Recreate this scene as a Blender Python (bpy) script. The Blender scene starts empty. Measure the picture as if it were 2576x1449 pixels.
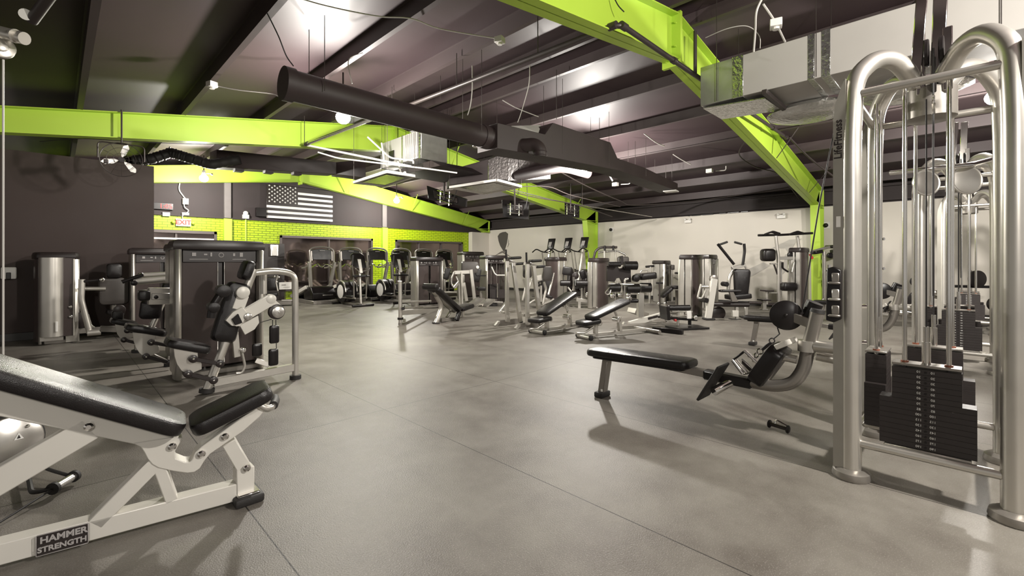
import bpy, bmesh, math, random
from mathutils import Vector, Matrix
random.seed(7)
V = Vector
S2 = math.sqrt(2)
# ---------------------------------------------------------------- camera, world, exposure
FPX, HZ, CX, CH = 1145.0, 657.0, 1288.0, 1.2      # focal length, horizon row, centre column (2576x1449), eye height
scene = bpy.context.scene
COL = scene.collection
cam_d = bpy.data.cameras.new('camera'); cam = bpy.data.objects.new('camera', cam_d); COL.objects.link(cam)
cam.location = (0, 0, CH); cam.rotation_euler = (math.pi/2, 0, -math.pi/4)
cam_d.sensor_width = 36; cam_d.lens = 36*FPX/2576; cam_d.shift_y = -(724.5-HZ)/2576
cam_d.clip_start = 0.02; cam_d.clip_end = 200
scene.camera = cam
w = bpy.data.worlds.new('world'); scene.world = w; w.use_nodes = True
w.node_tree.nodes['Background'].inputs[0].default_value = (1, .95, .88, 1)
w.node_tree.nodes['Background'].inputs[1].default_value = 0.24
scene.view_settings.view_transform = 'Standard'; scene.view_settings.look = 'None'
scene.view_settings.exposure = 0.85; scene.view_settings.gamma = 1.0
LIGHT_W = [(2.89, 6.3, 3.35, 260), (8.2, 5.95, 3.35, 330), (2.6, 13.5, 3.37, 215), (8.1, 13.6, 3.34, 225),
           (8.3, -.25, 3.35, 300), (2.9, -1.6, 3.42, 400), (-2.2, 4.2, 3.2, 0), (-1.5, -2.5, 3.1, 150)]
for x, y, z, p in LIGHT_W:
    if p:
        l = bpy.data.lights.new('lamp_light', 'POINT'); l.energy = p; l.shadow_soft_size = .09; l.color = (1, .95, .88)
        o = bpy.data.objects.new('lamp_light', l); COL.objects.link(o); o.location = (x, y, z-.29)

# ---------------------------------------------------------------- pixel helpers: where a photo pixel lies in the room
def tt(px): return (px-CX)/FPX
def ray(px, py):
    t = tt(px); return V(((1+t)/S2, (1-t)/S2, (HZ-py)/FPX))
ORG = V((0, 0, CH))
def PD(px, py, d): return ORG+ray(px, py)*d
def G(px, py, z=0.0):
    r = ray(px, py); return ORG+r*((z-CH)/r.z)
def PU(px, py, u): r = ray(px, py); return ORG+r*(u/r.x)
def PV(px, py, v): r = ray(px, py); return ORG+r*(v/r.y)
class Plane:
    """vertical plane through o along heading a (degrees from +x)"""
    def __init__(s, o, a):
        s.o = V((o[0], o[1], 0)); s.d = V((math.cos(math.radians(a)), math.sin(math.radians(a)), 0)); s.n = V((-s.d.y, s.d.x, 0))
        if s.n.dot(V((1, 1, 0))) < 0: s.n = -s.n        # n points away from the camera
    def __call__(s, px, py, off=0.0):
        r = ray(px, py); o = s.o+s.n*off
        k = (o-ORG).dot(s.n)/r.dot(s.n)
        return ORG+r*k
    def at(s, a, z, off=0.0): return s.o+s.d*a+s.n*off+V((0, 0, z))

# ---------------------------------------------------------------- mesh helpers
UP = V((0, 0, 1))
def frame_of(d, up=UP):
    d = d.normalized()
    if abs(d.dot(up)) > .97: up = V((1, 0, 0)) if abs(d.x) < .9 else V((0, 1, 0))
    s = d.cross(up).normalized(); return s, s.cross(d).normalized()
class M:
    def __init__(s): s.bm = bmesh.new()
    def ring(s, pts): return [s.bm.verts.new(p) for p in pts]
    def face(s, vs):
        try: return s.bm.faces.new(vs)
        except ValueError: return None
    def loft(s, rings, caps=True, closed=False):
        R = [s.ring(r) for r in rings]; n = len(R[0])
        for i in range(len(R)-(0 if closed else 1)):
            a, b = R[i], R[(i+1) % len(R)]
            for k in range(n): s.face([a[k], a[(k+1) % n], b[(k+1) % n], b[k]])
        if caps and not closed: s.face(R[0][::-1]); s.face(R[-1])
        return s
    def tube(s, pts, r, n=10, bend=0.0, caps=True, sq=1.0):
        pts = [V(p) for p in pts]
        if bend and len(pts) > 2:
            out = [pts[0]]
            for i in range(1, len(pts)-1):
                a, b, c = pts[i-1], pts[i], pts[i+1]
                k = min(bend, (a-b).length*.48, (c-b).length*.48)
                p, q = b+(a-b).normalized()*k, b+(c-b).normalized()*k
                for j in range(6):
                    u = j/5; out.append(p*(1-u)**2+b*2*u*(1-u)+q*u*u)
            pts = out+[pts[-1]]
        rr = r if isinstance(r, (list, tuple)) else [r]*len(pts)
        if len(rr) != len(pts): rr = [rr[0]+(rr[-1]-rr[0])*i/(len(pts)-1) for i in range(len(pts))]
        rings = []; sv = None
        for i, p in enumerate(pts):
            d = (pts[min(i+1, len(pts)-1)]-pts[max(i-1, 0)])
            if d.length < 1e-6: d = UP
            d.normalize()
            if sv is None: sv, uv = frame_of(d)
            else:
                sv = (sv-d*sv.dot(d)).normalized()
            uv = sv.cross(d)
            rings.append([p+(sv*math.cos(2*math.pi*k/n)*sq+uv*math.sin(2*math.pi*k/n))*rr[i] for k in range(n)])
        return s.loft(rings, caps)
    def cyl(s, a, b, r, n=20, r2=None): return s.tube([a, b], [r, r if r2 is None else r2], n)
    def bar(s, a, b, w, h=None, up=UP, bev=.004):
        """rectangular section beam: w sideways, h along up"""
        h = w if h is None else h; a, b = V(a), V(b); sv, uv = frame_of(b-a, V(up))
        t = M(); t.loft([[p+sv*x*w/2+uv*y*h/2 for x, y in ((-1, -1), (1, -1), (1, 1), (-1, 1))] for p in (a, b)])
        return s.join(t, bev)
    def box(s, c, sz, rz=0, bev=.004, rot=None, seg=1):
        t = M(); R = rot or Matrix.Rotation(rz, 3, 'Z'); c = V(c)
        t.loft([[c+R @ V((x*sz[0]/2, y*sz[1]/2, z*sz[2]/2)) for x, y in ((-1, -1), (1, -1), (1, 1), (-1, 1))] for z in (-1, 1)])
        return s.join(t, bev, seg)
    def join(s, t, bev=0.0, seg=1):
        bmesh.ops.recalc_face_normals(t.bm, faces=t.bm.faces)
        if bev: bmesh.ops.bevel(t.bm, geom=list(t.bm.edges), offset=bev, segments=seg, affect='EDGES', profile=.5, clamp_overlap=True)
        vm = {v: s.bm.verts.new(v.co) for v in t.bm.verts}
        for f in t.bm.faces: s.face([vm[v] for v in f.verts])
        t.bm.free(); return s
    def prism(s, pts, vec, bev=0.0, seg=1):
        pts = [V(p) for p in pts]; vec = V(vec); t = M(); t.loft([pts, [p+vec for p in pts]]); return s.join(t, bev, seg)
    def pad(s, a, b, w, th, up=UP, r=.02, taper=1.0):
        """cushion between a and b: rounded corners in plan and soft edges"""
        a, b = V(a), V(b); L = (b-a).length; sv, uv = frame_of(b-a, V(up)); d = (b-a).normalized()
        c = min(w*.22, L*.22, .06); out = []
        for cx, cy, a0 in ((L-c, w/2-c, 0), (c, w/2-c, 90), (c, -w/2+c, 180), (L-c, -w/2+c, 270)):
            for k in range(5):
                an = math.radians(a0+k*22.5); yy = cy+c*math.sin(an); xx = cx+c*math.cos(an)
                out.append((xx, yy*(taper+(1-taper)*xx/L)))
        cx = sum(p[0] for p in out)/len(out)
        def R(k, z):
            f = 1-k
            return [a+d*(cx+(x-cx)*(1-(k/(L/2))))+sv*(y*(1-k/(w/2)))+uv*z for x, y in out]
        r = min(r, th*.48)
        t = M(); t.loft([R(r, -th/2), R(r*.3, -th/2+r*.3), R(0, -th/2+r), R(0, th/2-r), R(r*.3, th/2-r*.3), R(r, th/2)])
        return s.join(t)
    def ball(s, c, r, n=14, sz=(1, 1, 1)):
        c = V(c); m = n//2; rings = []
        for i in range(1, m):
            a = math.pi*i/m; rings.append([c+V((math.sin(a)*math.cos(2*math.pi*k/n)*r*sz[0], math.sin(a)*math.sin(2*math.pi*k/n)*r*sz[1], math.cos(a)*r*sz[2])) for k in range(n)])
        return s.loft(rings)
    def disc(s, c, nrm, r, th, n=28, bev=.006):
        c, nrm = V(c), V(nrm).normalized(); a, b = c-nrm*th/2, c+nrm*th/2
        return s.tube([a, a+nrm*bev*.7, b-nrm*bev*.7, b], [r-bev, r, r, r-bev] if bev else [r]*4, n)
    def ringtube(s, c, nrm, R, r, n=28, m=8, arc=360):
        c, nrm = V(c), V(nrm).normalized(); sv, uv = frame_of(nrm)
        pts = [c+(sv*math.cos(math.radians(arc*k/n))+uv*math.sin(math.radians(arc*k/n)))*R for k in range(n+(arc < 360))]
        if arc < 360: return s.tube(pts, r, m)
        rings = []
        for p in pts:
            o = (p-c).normalized(); rings.append([p+(o*math.cos(2*math.pi*k/m)+nrm*math.sin(2*math.pi*k/m))*r for k in range(m)])
        return s.loft(rings, False, True)
def link(name, m, mat, parent=None, base=None, smooth=True):
    bm = m.bm
    bmesh.ops.recalc_face_normals(bm, faces=bm.faces)
    o0 = V((0, 0, 0))
    p = parent
    while p is not None: o0 = o0+V(p.location); p = p.parent
    if base is not None: o0 = o0+V(base)
    bmesh.ops.translate(bm, verts=bm.verts, vec=-o0)
    if smooth:
        for f in bm.faces: f.smooth = True
        for e in bm.edges:
            if len(e.link_faces) == 2 and e.calc_face_angle(0) > .62: e.smooth = False
    me = bpy.data.meshes.new(name); bm.to_mesh(me); bm.free()
    o = bpy.data.objects.new(name, me); COL.objects.link(o); me.materials.append(mat)
    if parent is not None: o.parent = parent
    if base is not None: o.location = V(base)
    return o
def tag(o, label, cat, group=None, kind=None):
    o['label'] = label; o['category'] = cat
    if group: o['group'] = group
    if kind: o['kind'] = kind
    return o
def thing(name, label, cat, loc=(0, 0, 0), group=None):
    o = bpy.data.objects.new(name, None); COL.objects.link(o); o.location = V(loc); o.empty_display_size = .1
    return tag(o, label, cat, group)
def struct(name, m, mat, parent=None):
    o = link(name, m, mat, parent)
    if parent is None: o['kind'] = 'structure'
    return o
def copy_tree(o, parent=None):
    c = o.copy(); COL.objects.link(c)
    if parent is not None: c.parent = parent
    for ch in [x for x in bpy.data.objects if x.parent == o]: copy_tree(ch, c)
    return c
def dup(root, loc, rz=0, label=None):
    c = copy_tree(root); c.location = V(loc); c.rotation_euler = (0, 0, rz)
    if label: c['label'] = label
    return c
def text(name, body, mat, c, right, up, size, parent=None, ext=.001, align='CENTER', fat=0.0):
    cu = bpy.data.curves.new(name, 'FONT'); cu.body = body; cu.size = size; cu.extrude = ext; cu.align_x = align; cu.align_y = 'CENTER'; cu.resolution_u = 3; cu.offset = fat*size
    tmp = bpy.data.objects.new('tmp', cu); COL.objects.link(tmp)
    dg = bpy.context.evaluated_depsgraph_get(); me = bpy.data.meshes.new_from_object(tmp.evaluated_get(dg))
    bpy.data.objects.remove(tmp); right, up = V(right).normalized(), V(up).normalized(); n = right.cross(up)
    bm = bmesh.new(); bm.from_mesh(me); bpy.data.meshes.remove(me)
    for v in bm.verts: v.co = V(c)+right*v.co.x+up*v.co.y+n*v.co.z
    m = M(); m.bm.free(); m.bm = bm
    return link(name, m, mat, parent, smooth=False)

# ---------------------------------------------------------------- materials (all procedural)
def mat(name, col, rough=.5, metal=0.0, var=.12, scale=8.0, bump=0.0, bscale=60, rvar=.08, coat=0.0, emit=None, spec=.5, stretch=None):
    m = bpy.data.materials.new(name); m.use_nodes = True; nt = m.node_tree; N, L = nt.nodes, nt.links
    b = N['Principled BSDF']; tc = N.new('ShaderNodeTexCoord'); co = tc.outputs['Object']
    if stretch:
        mp = N.new('ShaderNodeMapping'); mp.inputs['Scale'].default_value = stretch; L.new(co, mp.inputs[0]); co = mp.outputs[0]
    nz = N.new('ShaderNodeTexNoise'); nz.inputs['Scale'].default_value = scale; nz.inputs['Detail'].default_value = 4; L.new(co, nz.inputs['Vector'])
    mx = N.new('ShaderNodeMix'); mx.data_type = 'RGBA'
    mx.inputs[6].default_value = [c*(1-var) for c in col]+[1]; mx.inputs[7].default_value = [min(1, c*(1+var)) for c in col]+[1]
    L.new(nz.outputs[0], mx.inputs[0]); L.new(mx.outputs[2], b.inputs['Base Color'])
    mr = N.new('ShaderNodeMapRange'); mr.inputs[3].default_value = max(.02, rough-rvar); mr.inputs[4].default_value = min(1, rough+rvar)
    L.new(nz.outputs[0], mr.inputs[0]); L.new(mr.outputs[0], b.inputs['Roughness'])
    b.inputs['Metallic'].default_value = metal; b.inputs['Coat Weight'].default_value = coat; b.inputs['Specular IOR Level'].default_value = spec
    if bump:
        n2 = N.new('ShaderNodeTexNoise'); n2.inputs['Scale'].default_value = bscale; n2.inputs['Detail'].default_value = 3; L.new(co, n2.inputs['Vector'])
        bp = N.new('ShaderNodeBump'); bp.inputs['Strength'].default_value = bump; bp.inputs['Distance'].default_value = .01
        L.new(n2.outputs[0], bp.inputs['Height']); L.new(bp.outputs[0], b.inputs['Normal'])
    if emit: b.inputs['Emission Color'].default_value = list(emit[0])+[1]; b.inputs['Emission Strength'].default_value = emit[1]
    return m
silver = mat('platinum_paint', (.56, .535, .49), .33, .78, .06, 5)
silver_dk = mat('pewter_paint', (.27, .25, .225), .34, .6, .08, 5)
chrome = mat('chrome', (.78, .76, .73), .12, 1, .04, 6, rvar=.04)
steel = mat('brushed_steel', (.55, .53, .50), .27, .95, .1, 6, rvar=.06)
white_paint = mat('white_frame_paint', (.66, .635, .58), .40, .15, .05, 5)
vinyl = mat('black_vinyl', (.011, .009, .009), .30, 0, .15, 14, .18, 260, spec=.4)
vinyl_grey = mat('grey_vinyl', (.06, .052, .047), .42, 0, .12, 14, .2, 260)
plastic = mat('black_plastic', (.010, .008, .008), .32, 0, .1, 10, spec=.35)
rubber = mat('black_rubber', (.018, .016, .015), .6, 0, .1, 10, .1, 120)
shroud = mat('smoked_shroud', (.062, .047, .044), .25, .1, .15, 3, rvar=.05)
cap_grey = mat('cap_plastic', (.022, .016, .015), .35, 0, .1, 6)
plate_iron = mat('weight_iron', (.022, .017, .016), .5, .1, .2, 20)
label_white = mat('white_print', (.72, .71, .68), .5)
label_grey = mat('grey_print', (.35, .33, .32), .5)
paper = mat('white_label', (.8, .78, .74), .5)
green_paint = mat('green_paint', (.43, .62, .06), .42, 0, .05, 2, .04, 20)
dark_duct = mat('dark_duct_paint', (.032, .021, .021), .55, 0, .15, 3)
galv = mat('galvanised_sheet', (.50, .50, .47), .33, .8, .18, 9, .1, 12)
duct_board = mat('grey_duct_wrap', (.40, .38, .355), .55, .1, .05, 3)
foil = mat('crinkled_foil', (.62, .62, .60), .22, .95, .15, 14, 1.0, 22)
white_pl = mat('white_plastic', (.72, .70, .66), .45, 0, .05, 6)
cable_wh = mat('white_cable_jacket', (.50, .48, .45), .5, 0, .08, 6)
cable_bk = mat('black_cable', (.015, .013, .013), .45, 0, .1, 6)
pipe_dk = mat('dark_pipe_paint', (.05, .04, .037), .45, .3, .2, 6)
lamp_on = mat('lamp_glow', (1, .97, .9), .5, emit=((1, .95, .86), 60))
red_led = mat('red_led', (.55, .01, .01), .5, emit=((1, .01, .01), .8))
red_pl = mat('red_plastic', (.5, .03, .03), .4)
exit_red = mat('exit_letters', (.7, .03, .015), .5, emit=((1, .04, .02), .3))
screen = mat('dark_screen', (.02, .02, .024), .12, 0, .1, 3)
# ================================================================ the room
U0, V0 = 13.42, 15.11            # right (white) wall and back (green) wall
RU, RZ, RS = 5.42, 4.255, .163   # ridge position, height of purlin underside there, roof slope
def roof(u): return RZ-RS*abs(u-RU)
# floor: rubber rolls
def floor_mat():
    m = bpy.data.materials.new('rubber_floor'); m.use_nodes = True; nt = m.node_tree; N, L = nt.nodes, nt.links; b = N['Principled BSDF']
    tc = N.new('ShaderNodeTexCoord')
    def noise(sc, det=4, ro=.55):
        n = N.new('ShaderNodeTexNoise'); n.inputs['Scale'].default_value = sc; n.inputs['Detail'].default_value = det; n.inputs['Roughness'].default_value = ro
        L.new(tc.outputs['Object'], n.inputs['Vector']); return n.outputs[0]
    def mth(op, a, bb):
        n = N.new('ShaderNodeMath'); n.operation = op
        for i, x in enumerate((a, bb)):
            if isinstance(x, (int, float)): n.inputs[i].default_value = x
            else: L.new(x, n.inputs[i])
        return n.outputs[0]
    big, mid, fine = noise(.5, 5), noise(2.4, 7, .65), noise(170, 2)
    k = mth('ADD', mth('MULTIPLY', big, .45), mth('MULTIPLY', mid, .45))
    ramp = N.new('ShaderNodeValToRGB'); L.new(k, ramp.inputs[0])
    ramp.color_ramp.elements[0].position = .34; ramp.color_ramp.elements[0].color = (.108, .093, .080, 1)
    ramp.color_ramp.elements[1].position = .55; ramp.color_ramp.elements[1].color = (.215, .200, .173, 1)
    gt = mth('GREATER_THAN', fine, .60)
    mx = N.new('ShaderNodeMix'); mx.data_type = 'RGBA'; L.new(mth('MULTIPLY', gt, .42), mx.inputs[0]); L.new(ramp.outputs[0], mx.inputs[6]); mx.inputs[7].default_value = (.30, .28, .25, 1)
    sep = N.new('ShaderNodeSeparateXYZ'); L.new(tc.outputs['Object'], sep.inputs[0])
    def seam(co, off, period):
        f = mth('FRACT', mth('DIVIDE', mth('SUBTRACT', co, off), period), 0)
        a = mth('LESS_THAN', f, .006/period); return a
    sm = mth('MAXIMUM', seam(sep.outputs[0], .65, 1.22), seam(sep.outputs[1], 3.33, 6.1))
    m2 = N.new('ShaderNodeMix'); m2.data_type = 'RGBA'; L.new(sm, m2.inputs[0]); L.new(mx.outputs[2], m2.inputs[6]); m2.inputs[7].default_value = (.03, .026, .023, 1)
    L.new(m2.outputs[2], b.inputs['Base Color'])
    rr = N.new('ShaderNodeMapRange'); rr.inputs[3].default_value = .36; rr.inputs[4].default_value = .56; L.new(mid, rr.inputs[0]); L.new(rr.outputs[0], b.inputs['Roughness'])
    bp = N.new('ShaderNodeBump'); bp.inputs['Strength'].default_value = .5; bp.inputs['Distance'].default_value = .004
    L.new(mth('ADD', noise(150, 3), mth('MULTIPLY', mid, .6)), bp.inputs['Height']); L.new(bp.outputs[0], b.inputs['Normal'])
    return m
struct('floor', M().box((3, 4.5, -.05), (24, 27, .1), bev=0), floor_mat())
def brick_mat():
    m = bpy.data.materials.new('green_brick'); m.use_nodes = True; nt = m.node_tree; N, L = nt.nodes, nt.links; b = N['Principled BSDF']
    tc = N.new('ShaderNodeTexCoord'); mp = N.new('ShaderNodeMapping'); mp.inputs['Rotation'].default_value = (math.pi/2, 0, 0); L.new(tc.outputs['Object'], mp.inputs[0])
    br = N.new('ShaderNodeTexBrick'); L.new(mp.outputs[0], br.inputs[0]); br.inputs['Scale'].default_value = 1.0
    br.inputs['Brick Width'].default_value = .22; br.inputs['Row Height'].default_value = .068; br.inputs['Mortar Size'].default_value = .010
    br.inputs['Color1'].default_value = (.42, .58, .008, 1); br.inputs['Color2'].default_value = (.46, .61, .010, 1); br.inputs['Mortar'].default_value = (.16, .25, .002, 1)
    L.new(br.outputs[0], b.inputs['Base Color']); b.inputs['Roughness'].default_value = .5
    bp = N.new('ShaderNodeBump'); bp.inputs['Strength'].default_value = .8; bp.inputs['Distance'].default_value = .01; bp.invert = True
    L.new(br.outputs[1], bp.inputs['Height']); L.new(bp.outputs[0], b.inputs['Normal']); return m
brick = brick_mat()
wall_dk = mat('dark_wall_paint', (.036, .021, .017), .65, 0, .08, 1.5)
liner = mat('dark_liner_panel', (.032, .024, .024), .75, 0, .35, 2.2)
wall_wh = mat('white_wall_paint', (.60, .56, .50), .6, 0, .05, .6)
deck = mat('ceiling_deck_paint', (.044, .028, .031), .55, .0, .18, .8)
purl = mat('purlin_paint', (.055, .039, .040), .55, .0, .15, 1.2)
base_m = mat('baseboard_vinyl', (.03, .027, .025), .5)
alu = mat('dark_window_frame', (.10, .085, .08), .4, .4)
glass = mat('night_glass', (.20, .16, .15), .05, .92, .1, 1, rvar=.02)
# walls
wb = M()
BT = 2.42                         # top of the green brick
def hole_wall(m, v, z0, z1, u0, u1, holes, th=.2):
    us = sorted({u0, u1, *[h[0] for h in holes], *[h[1] for h in holes]})
    for a, b_ in zip(us[:-1], us[1:]):
        hs = [h for h in holes if h[0] <= a+1e-4 and h[1] >= b_-1e-4]
        segs = [(z0, z1)] if not hs else [(z0, hs[0][2]), (hs[0][3], z1)]
        for c, d in segs:
            if d-c > .01: m.box(((a+b_)/2, v+th/2, (c+d)/2), (b_-a, th, d-c), bev=0)
def wx(px): t = tt(px); return V0*(1+t)/(1-t)
wins = [(wx(330), wx(545), .3, PV(545, 583, V0).z), (wx(703), wx(937), .3, PV(820, 596, V0).z), (wx(994), wx(1163), .3, PV(1080, 606, V0).z)]
hole_wall(wb, V0, 0, BT, -.2, U0+.2, wins)
struct('wall_back', wb, brick)
struct('trim_1', M().box(((U0-.2)/2+.1, V0+.06, (BT+4.6)/2), (U0+.4, .08, 4.6-BT), bev=0), liner)
struct('trim_2', M().box((U0/2, V0+.0, BT+.02), (U0, .1, .035), bev=0), liner)
for i, (a, b_, c, d) in enumerate(wins):
    g = struct('window_%d' % (i+1), M().box(((a+b_)/2, V0+.08, (c+d)/2), (b_-a, .02, d-c), bev=0), glass)
    fr = M()
    for z in (c+.03, d-.04): fr.box(((a+b_)/2, V0+.02, z), (b_-a, .12, .08))
    for u in (a+.035, b_-.035): fr.box((u, V0+.02, (c+d)/2), (.07, .12, d-c))
    n = (2, 2, 3)[i]
    for k in range(1, n): fr.box((a+(b_-a)*k/n, V0+.04, (c+d)/2), (.05, .07, d-c))
    link('window_frame', fr, alu, g)
    if i == 0: link('transom_bar', M().box(((a+b_)/2, V0+.02, PV(460, 601, V0).z), (b_-a, .08, .05)), white_pl, g)
    link('window_sill', M().box(((a+b_)/2, V0-.02, c-.02), (b_-a+.06, .16, .05)), alu, g)
# uprights on the back wall: green low, dark grey above
up_dk = mat('grey_upright_paint', (.16, .145, .14), .5)
for k, px in enumerate((571, 965)):
    u = wx(px); o = struct('trim_%d' % (k+3), M().box((u, V0-.06, BT/2), (.2, .14, BT)), green_paint)
    link('upper_post', M().box((u, V0-.04, (BT+roof(u))/2+.02), (.17, .1, roof(u)-BT)), up_dk, o)
struct('wall_left', M().box((-2.4, 10.13+.08, 2.87/2), (7.22, .16, 2.87), bev=0).box((1.13, (10.29+V0)/2, 2.87/2), (.16, V0-10.29, 2.87), bev=0), wall_dk)
struct('baseboard_left', M().box((-2.4, 10.115, .06), (7.2, .03, .12)), base_m)
struct('wall_right', M().box((U0+.08, 4.3, 2.55/2), (.16, 21.6, 2.55), bev=0), wall_wh)
lw = M().box((U0+.14, 4.3, (2.55+3.2)/2), (.06, 21.6, .75), bev=0)
for z in (2.62, 2.95): lw.box((U0+.06, 4.3, z), (.08, 21.6, .05), bev=0)
struct('trim_5', lw, liner)
struct('baseboard_right', M().box((U0-.012, 4.3, .05), (.024, 21.6, .1)), base_m)
struct('trim_6', M().box((12.94, 14.97, 1.22), (.96, .24, 2.44), bev=.004), wall_wh)
# ceiling: deck with purlins
def ceil_slab(a, b_):
    m = M(); pts = [V((a, -9, roof(a)+.2)), V((b_, -9, roof(b_)+.2)), V((b_, V0+.2, roof(b_)+.2)), V((a, V0+.2, roof(a)+.2))]
    return m, pts
cm = M()
for a, b_ in ((-5, RU), (RU, U0+.3)):
    _, pts = ceil_slab(a, b_); cm.prism(pts, (0, 0, .05))
    n = 60                                    # ribs of the roof sheet run down the slope
ceiling = struct('ceiling', cm, deck)
PU_LIST = [-3.49, -2.25, -1.0, .235, 1.475, 2.715, 3.955, 5.15, 5.75, 6.95, 8.19, 9.43, 10.67, 11.91, 13.1]
for u in PU_LIST:
    z = roof(u); m = M(); s = 1 if u < RU else -1
    prof = [(-.03, 0), (.035, 0), (.035, .02), (-.022, .008), (-.022, .192), (-.07, .192), (-.07, .2), (-.03, .2)]
    m.prism([V((u+s*x, -9, z+y)) for x, y in prof], (0, V0+9, 0))
    link('purlin', m, purl, ceiling)
# rigid frames
def portal(v, label, ub, zb, knee_in, col0=0.0):
    """ub/zb: underside of the rafter at left end, ridge and right knee"""
    t = thing('steel_portal_frame', label, 'steel frame', (U0-.3, v, 0), 'green steel portal frames')
    W, T = .2, .014; rf = M()
    UL = -4.5; eave = U0-.02
    def und(u):
        return 3.69-.128*abs(u-RU) if u < RU else 3.69-.1505*(u-RU)
    for a, b_ in ((UL, RU), (RU, eave)):
        rf.prism([V((a, v-.006, und(a))), V((b_, v-.006, und(b_))), V((b_, v-.006, roof(b_))), V((a, v-.006, roof(a)))], (0, .012, 0))
        for fz in (und, lambda u: roof(u)-T):
            rf.prism([V((a, v-W/2, fz(a))), V((b_, v-W/2, fz(b_))), V((b_, v-W/2, fz(b_)+T)), V((a, v-W/2, fz(a)+T))], (0, W, 0))
    link('rafter', rf, green_paint, t)
    sp = M().box((RU-.012, v, (und(RU)+roof(RU))/2-.03), (.022, W+.04, roof(RU)-und(RU)+.1), bev=0).box((RU+.014, v, (und(RU)+roof(RU))/2-.03), (.022, W+.04, roof(RU)-und(RU)+.1), bev=0)
    for s in (-1, 1):
        for z in (.0, .16, .45, .58): sp.cyl((RU-.05, v+s*.06, und(RU)+z), (RU+.05, v+s*.06, und(RU)+z), .014, 6)
    link('ridge_splice_plate', sp, green_paint, t)
    cl = M(); z1 = und(knee_in)
    cl.prism([V((U0-.30, v-.006, col0)), V((U0-.06, v-.006, col0)), V((U0-.02, v-.006, roof(eave))), V((knee_in, v-.006, z1)), ], (0, .012, 0))
    cl.prism([V((U0-.31, v-W/2, col0)), V((U0-.296, v-W/2, col0)), V((knee_in+.015, v-W/2, z1+.02)), V((knee_in, v-W/2, z1))], (0, W, 0))
    cl.prism([V((U0-.06, v-W/2, col0)), V((U0-.045, v-W/2, col0)), V((eave, v-W/2, roof(eave))), V((eave-.015, v-W/2, roof(eave)))], (0, W, 0))
    cl.box(((knee_in+eave)/2, v, z1+.01), (eave-knee_in, W, .016), bev=0)
    cl.box((U0-.19, v, col0+.01), (.3, .24, .02), bev=0)
    link('column', cl, green_paint, t)
    for k, u in enumerate([p for p in PU_LIST if p > RU+1][::2]):
        s = 1 if u < RU else -1; z = und(u)+.02
        for q in (-1, ): link('flange_brace', M().bar((u, v+q*.1, z), (u, v+q*.5, roof(u)+.06), .035, .006), pipe_dk if v < 3 else green_paint, t)
    return t
portal(14.86, 'green steel portal frame against the green brick back wall', 0, 0, 12.75, 2.45)
portal(9.24, 'middle green steel portal frame, crossing the upper left behind the silver ventilation box', 0, 0, 12.75)
portal(2.60, 'nearest green steel portal frame, arching down the upper right to the white wall', 0, 0, 12.95)
# flange of the left end of the ceiling lamps
def lamp(x, y, z, label, p):
    t = thing('ceiling_lamp', label, 'lamp', (x, y, roof(x)), 'bare ceiling lamps')
    link('conduit', M().tube([(x, y, roof(x)+.05), (x, y, z+.06)], .012, 8), pipe_dk, t)
    link('socket', M().tube([(x, y, z+.1), (x, y, z-.02)], [.035, .05], 14), white_pl, t)
    link('bulb', M().ball((x, y, z-.10), .10, 16, (1, 1, .9)), lamp_on, t)
    link('sensor', M().tube([(x+.03, y-.02, z+.02), (x+.14, y-.09, z+.03)], .01, 6).ball((x+.15, y-.1, z+.01), .03, 10), white_pl, t)
names = ['glowing bare ceiling lamp in front of the middle green beam, upper left', 'bare ceiling lamp hidden above the long dark duct', 'glowing lamp against the green beam of the back wall, left one', 'glowing lamp against the sloping green beam near the corner',
         'glowing lamp seen through the arch of the right cable machine', 'ceiling lamp overhead beside the camera', '', 'ceiling lamp behind the camera']
for (x, y, z, p), nm in zip(LIGHT_W, names):
    if p and nm: lamp(x, y, z, nm, p)
# ================================================================ services under the roof
def rod(m, x, y, z0, z1, r=.004): m.cyl((x, y, z0), (x, y, z1), r, 6)
# long dark duct, round then rectangular, running along the room
t = thing('air_duct', 'long dark painted air duct, round then boxy, slanting across the ceiling centre', 'air duct', (5.5, 5.0, 3.0))
link('round_section', M().tube([(1.7, 5, 3.04), (1.8, 5, 3.04), (4.6, 5, 3.02)], .16, 24).tube([(1.65, 5, 3.04), (1.75, 5, 3.04)], .175, 24).tube([(4.35, 5, 3.02), (4.55, 5, 3.02)], .17, 24), dark_duct, t)
def vbox(m, prof, v0, v1, bev=.004): m.prism([V((u, v0, z)) for u, z in prof], (0, v1-v0, 0), bev)
m = M(); vbox(m, [(4.5, 2.83), (5.85, 2.9), (7.75, 2.97), (10.3, 2.85), (10.3, 3.02), (8.7, 3.17), (7.7, 3.2), (7.45, 3.46), (5.75, 3.47), (5.55, 3.24), (4.5, 3.20)], 4.80, 5.24)
link('box_section', m, dark_duct, t)
link('inner_liner', M().prism([V((5.50, 4.9, 3.26)), V((5.85, 5.15, 3.52)), V((5.3, 5.3, 3.42)), V((5.1, 5.2, 3.28))], (0, .012, .01)), white_pl, t)
m = M().tube([(5.0, 4.95, 2.98), (5.15, 4.66, 2.98), (5.18, 4.58, 2.9), (5.18, 4.58, 2.78)], .1, 18, .12)
for z in (2.8, 2.86): m.ringtube((5.18, 4.58, z), UP, .1, .008)
link('dark_elbow', m, dark_duct, t)['label'] = 'dark spout elbow'
e = PD(1205, 352, 7.15); m = M().tube([e+V((.25, .1, .12)), e+V((0, 0, .1)), e+V((-.03, -.03, .0)), e+V((-.03, -.03, -.12))], .1, 18, .1)
link('white_elbow', m, white_pl, t)['label'] = 'white spout elbow'
link('tip_flap', M().box((10.2, 4.92, 2.84), (.26, .3, .03), .2), white_pl, t)
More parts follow.
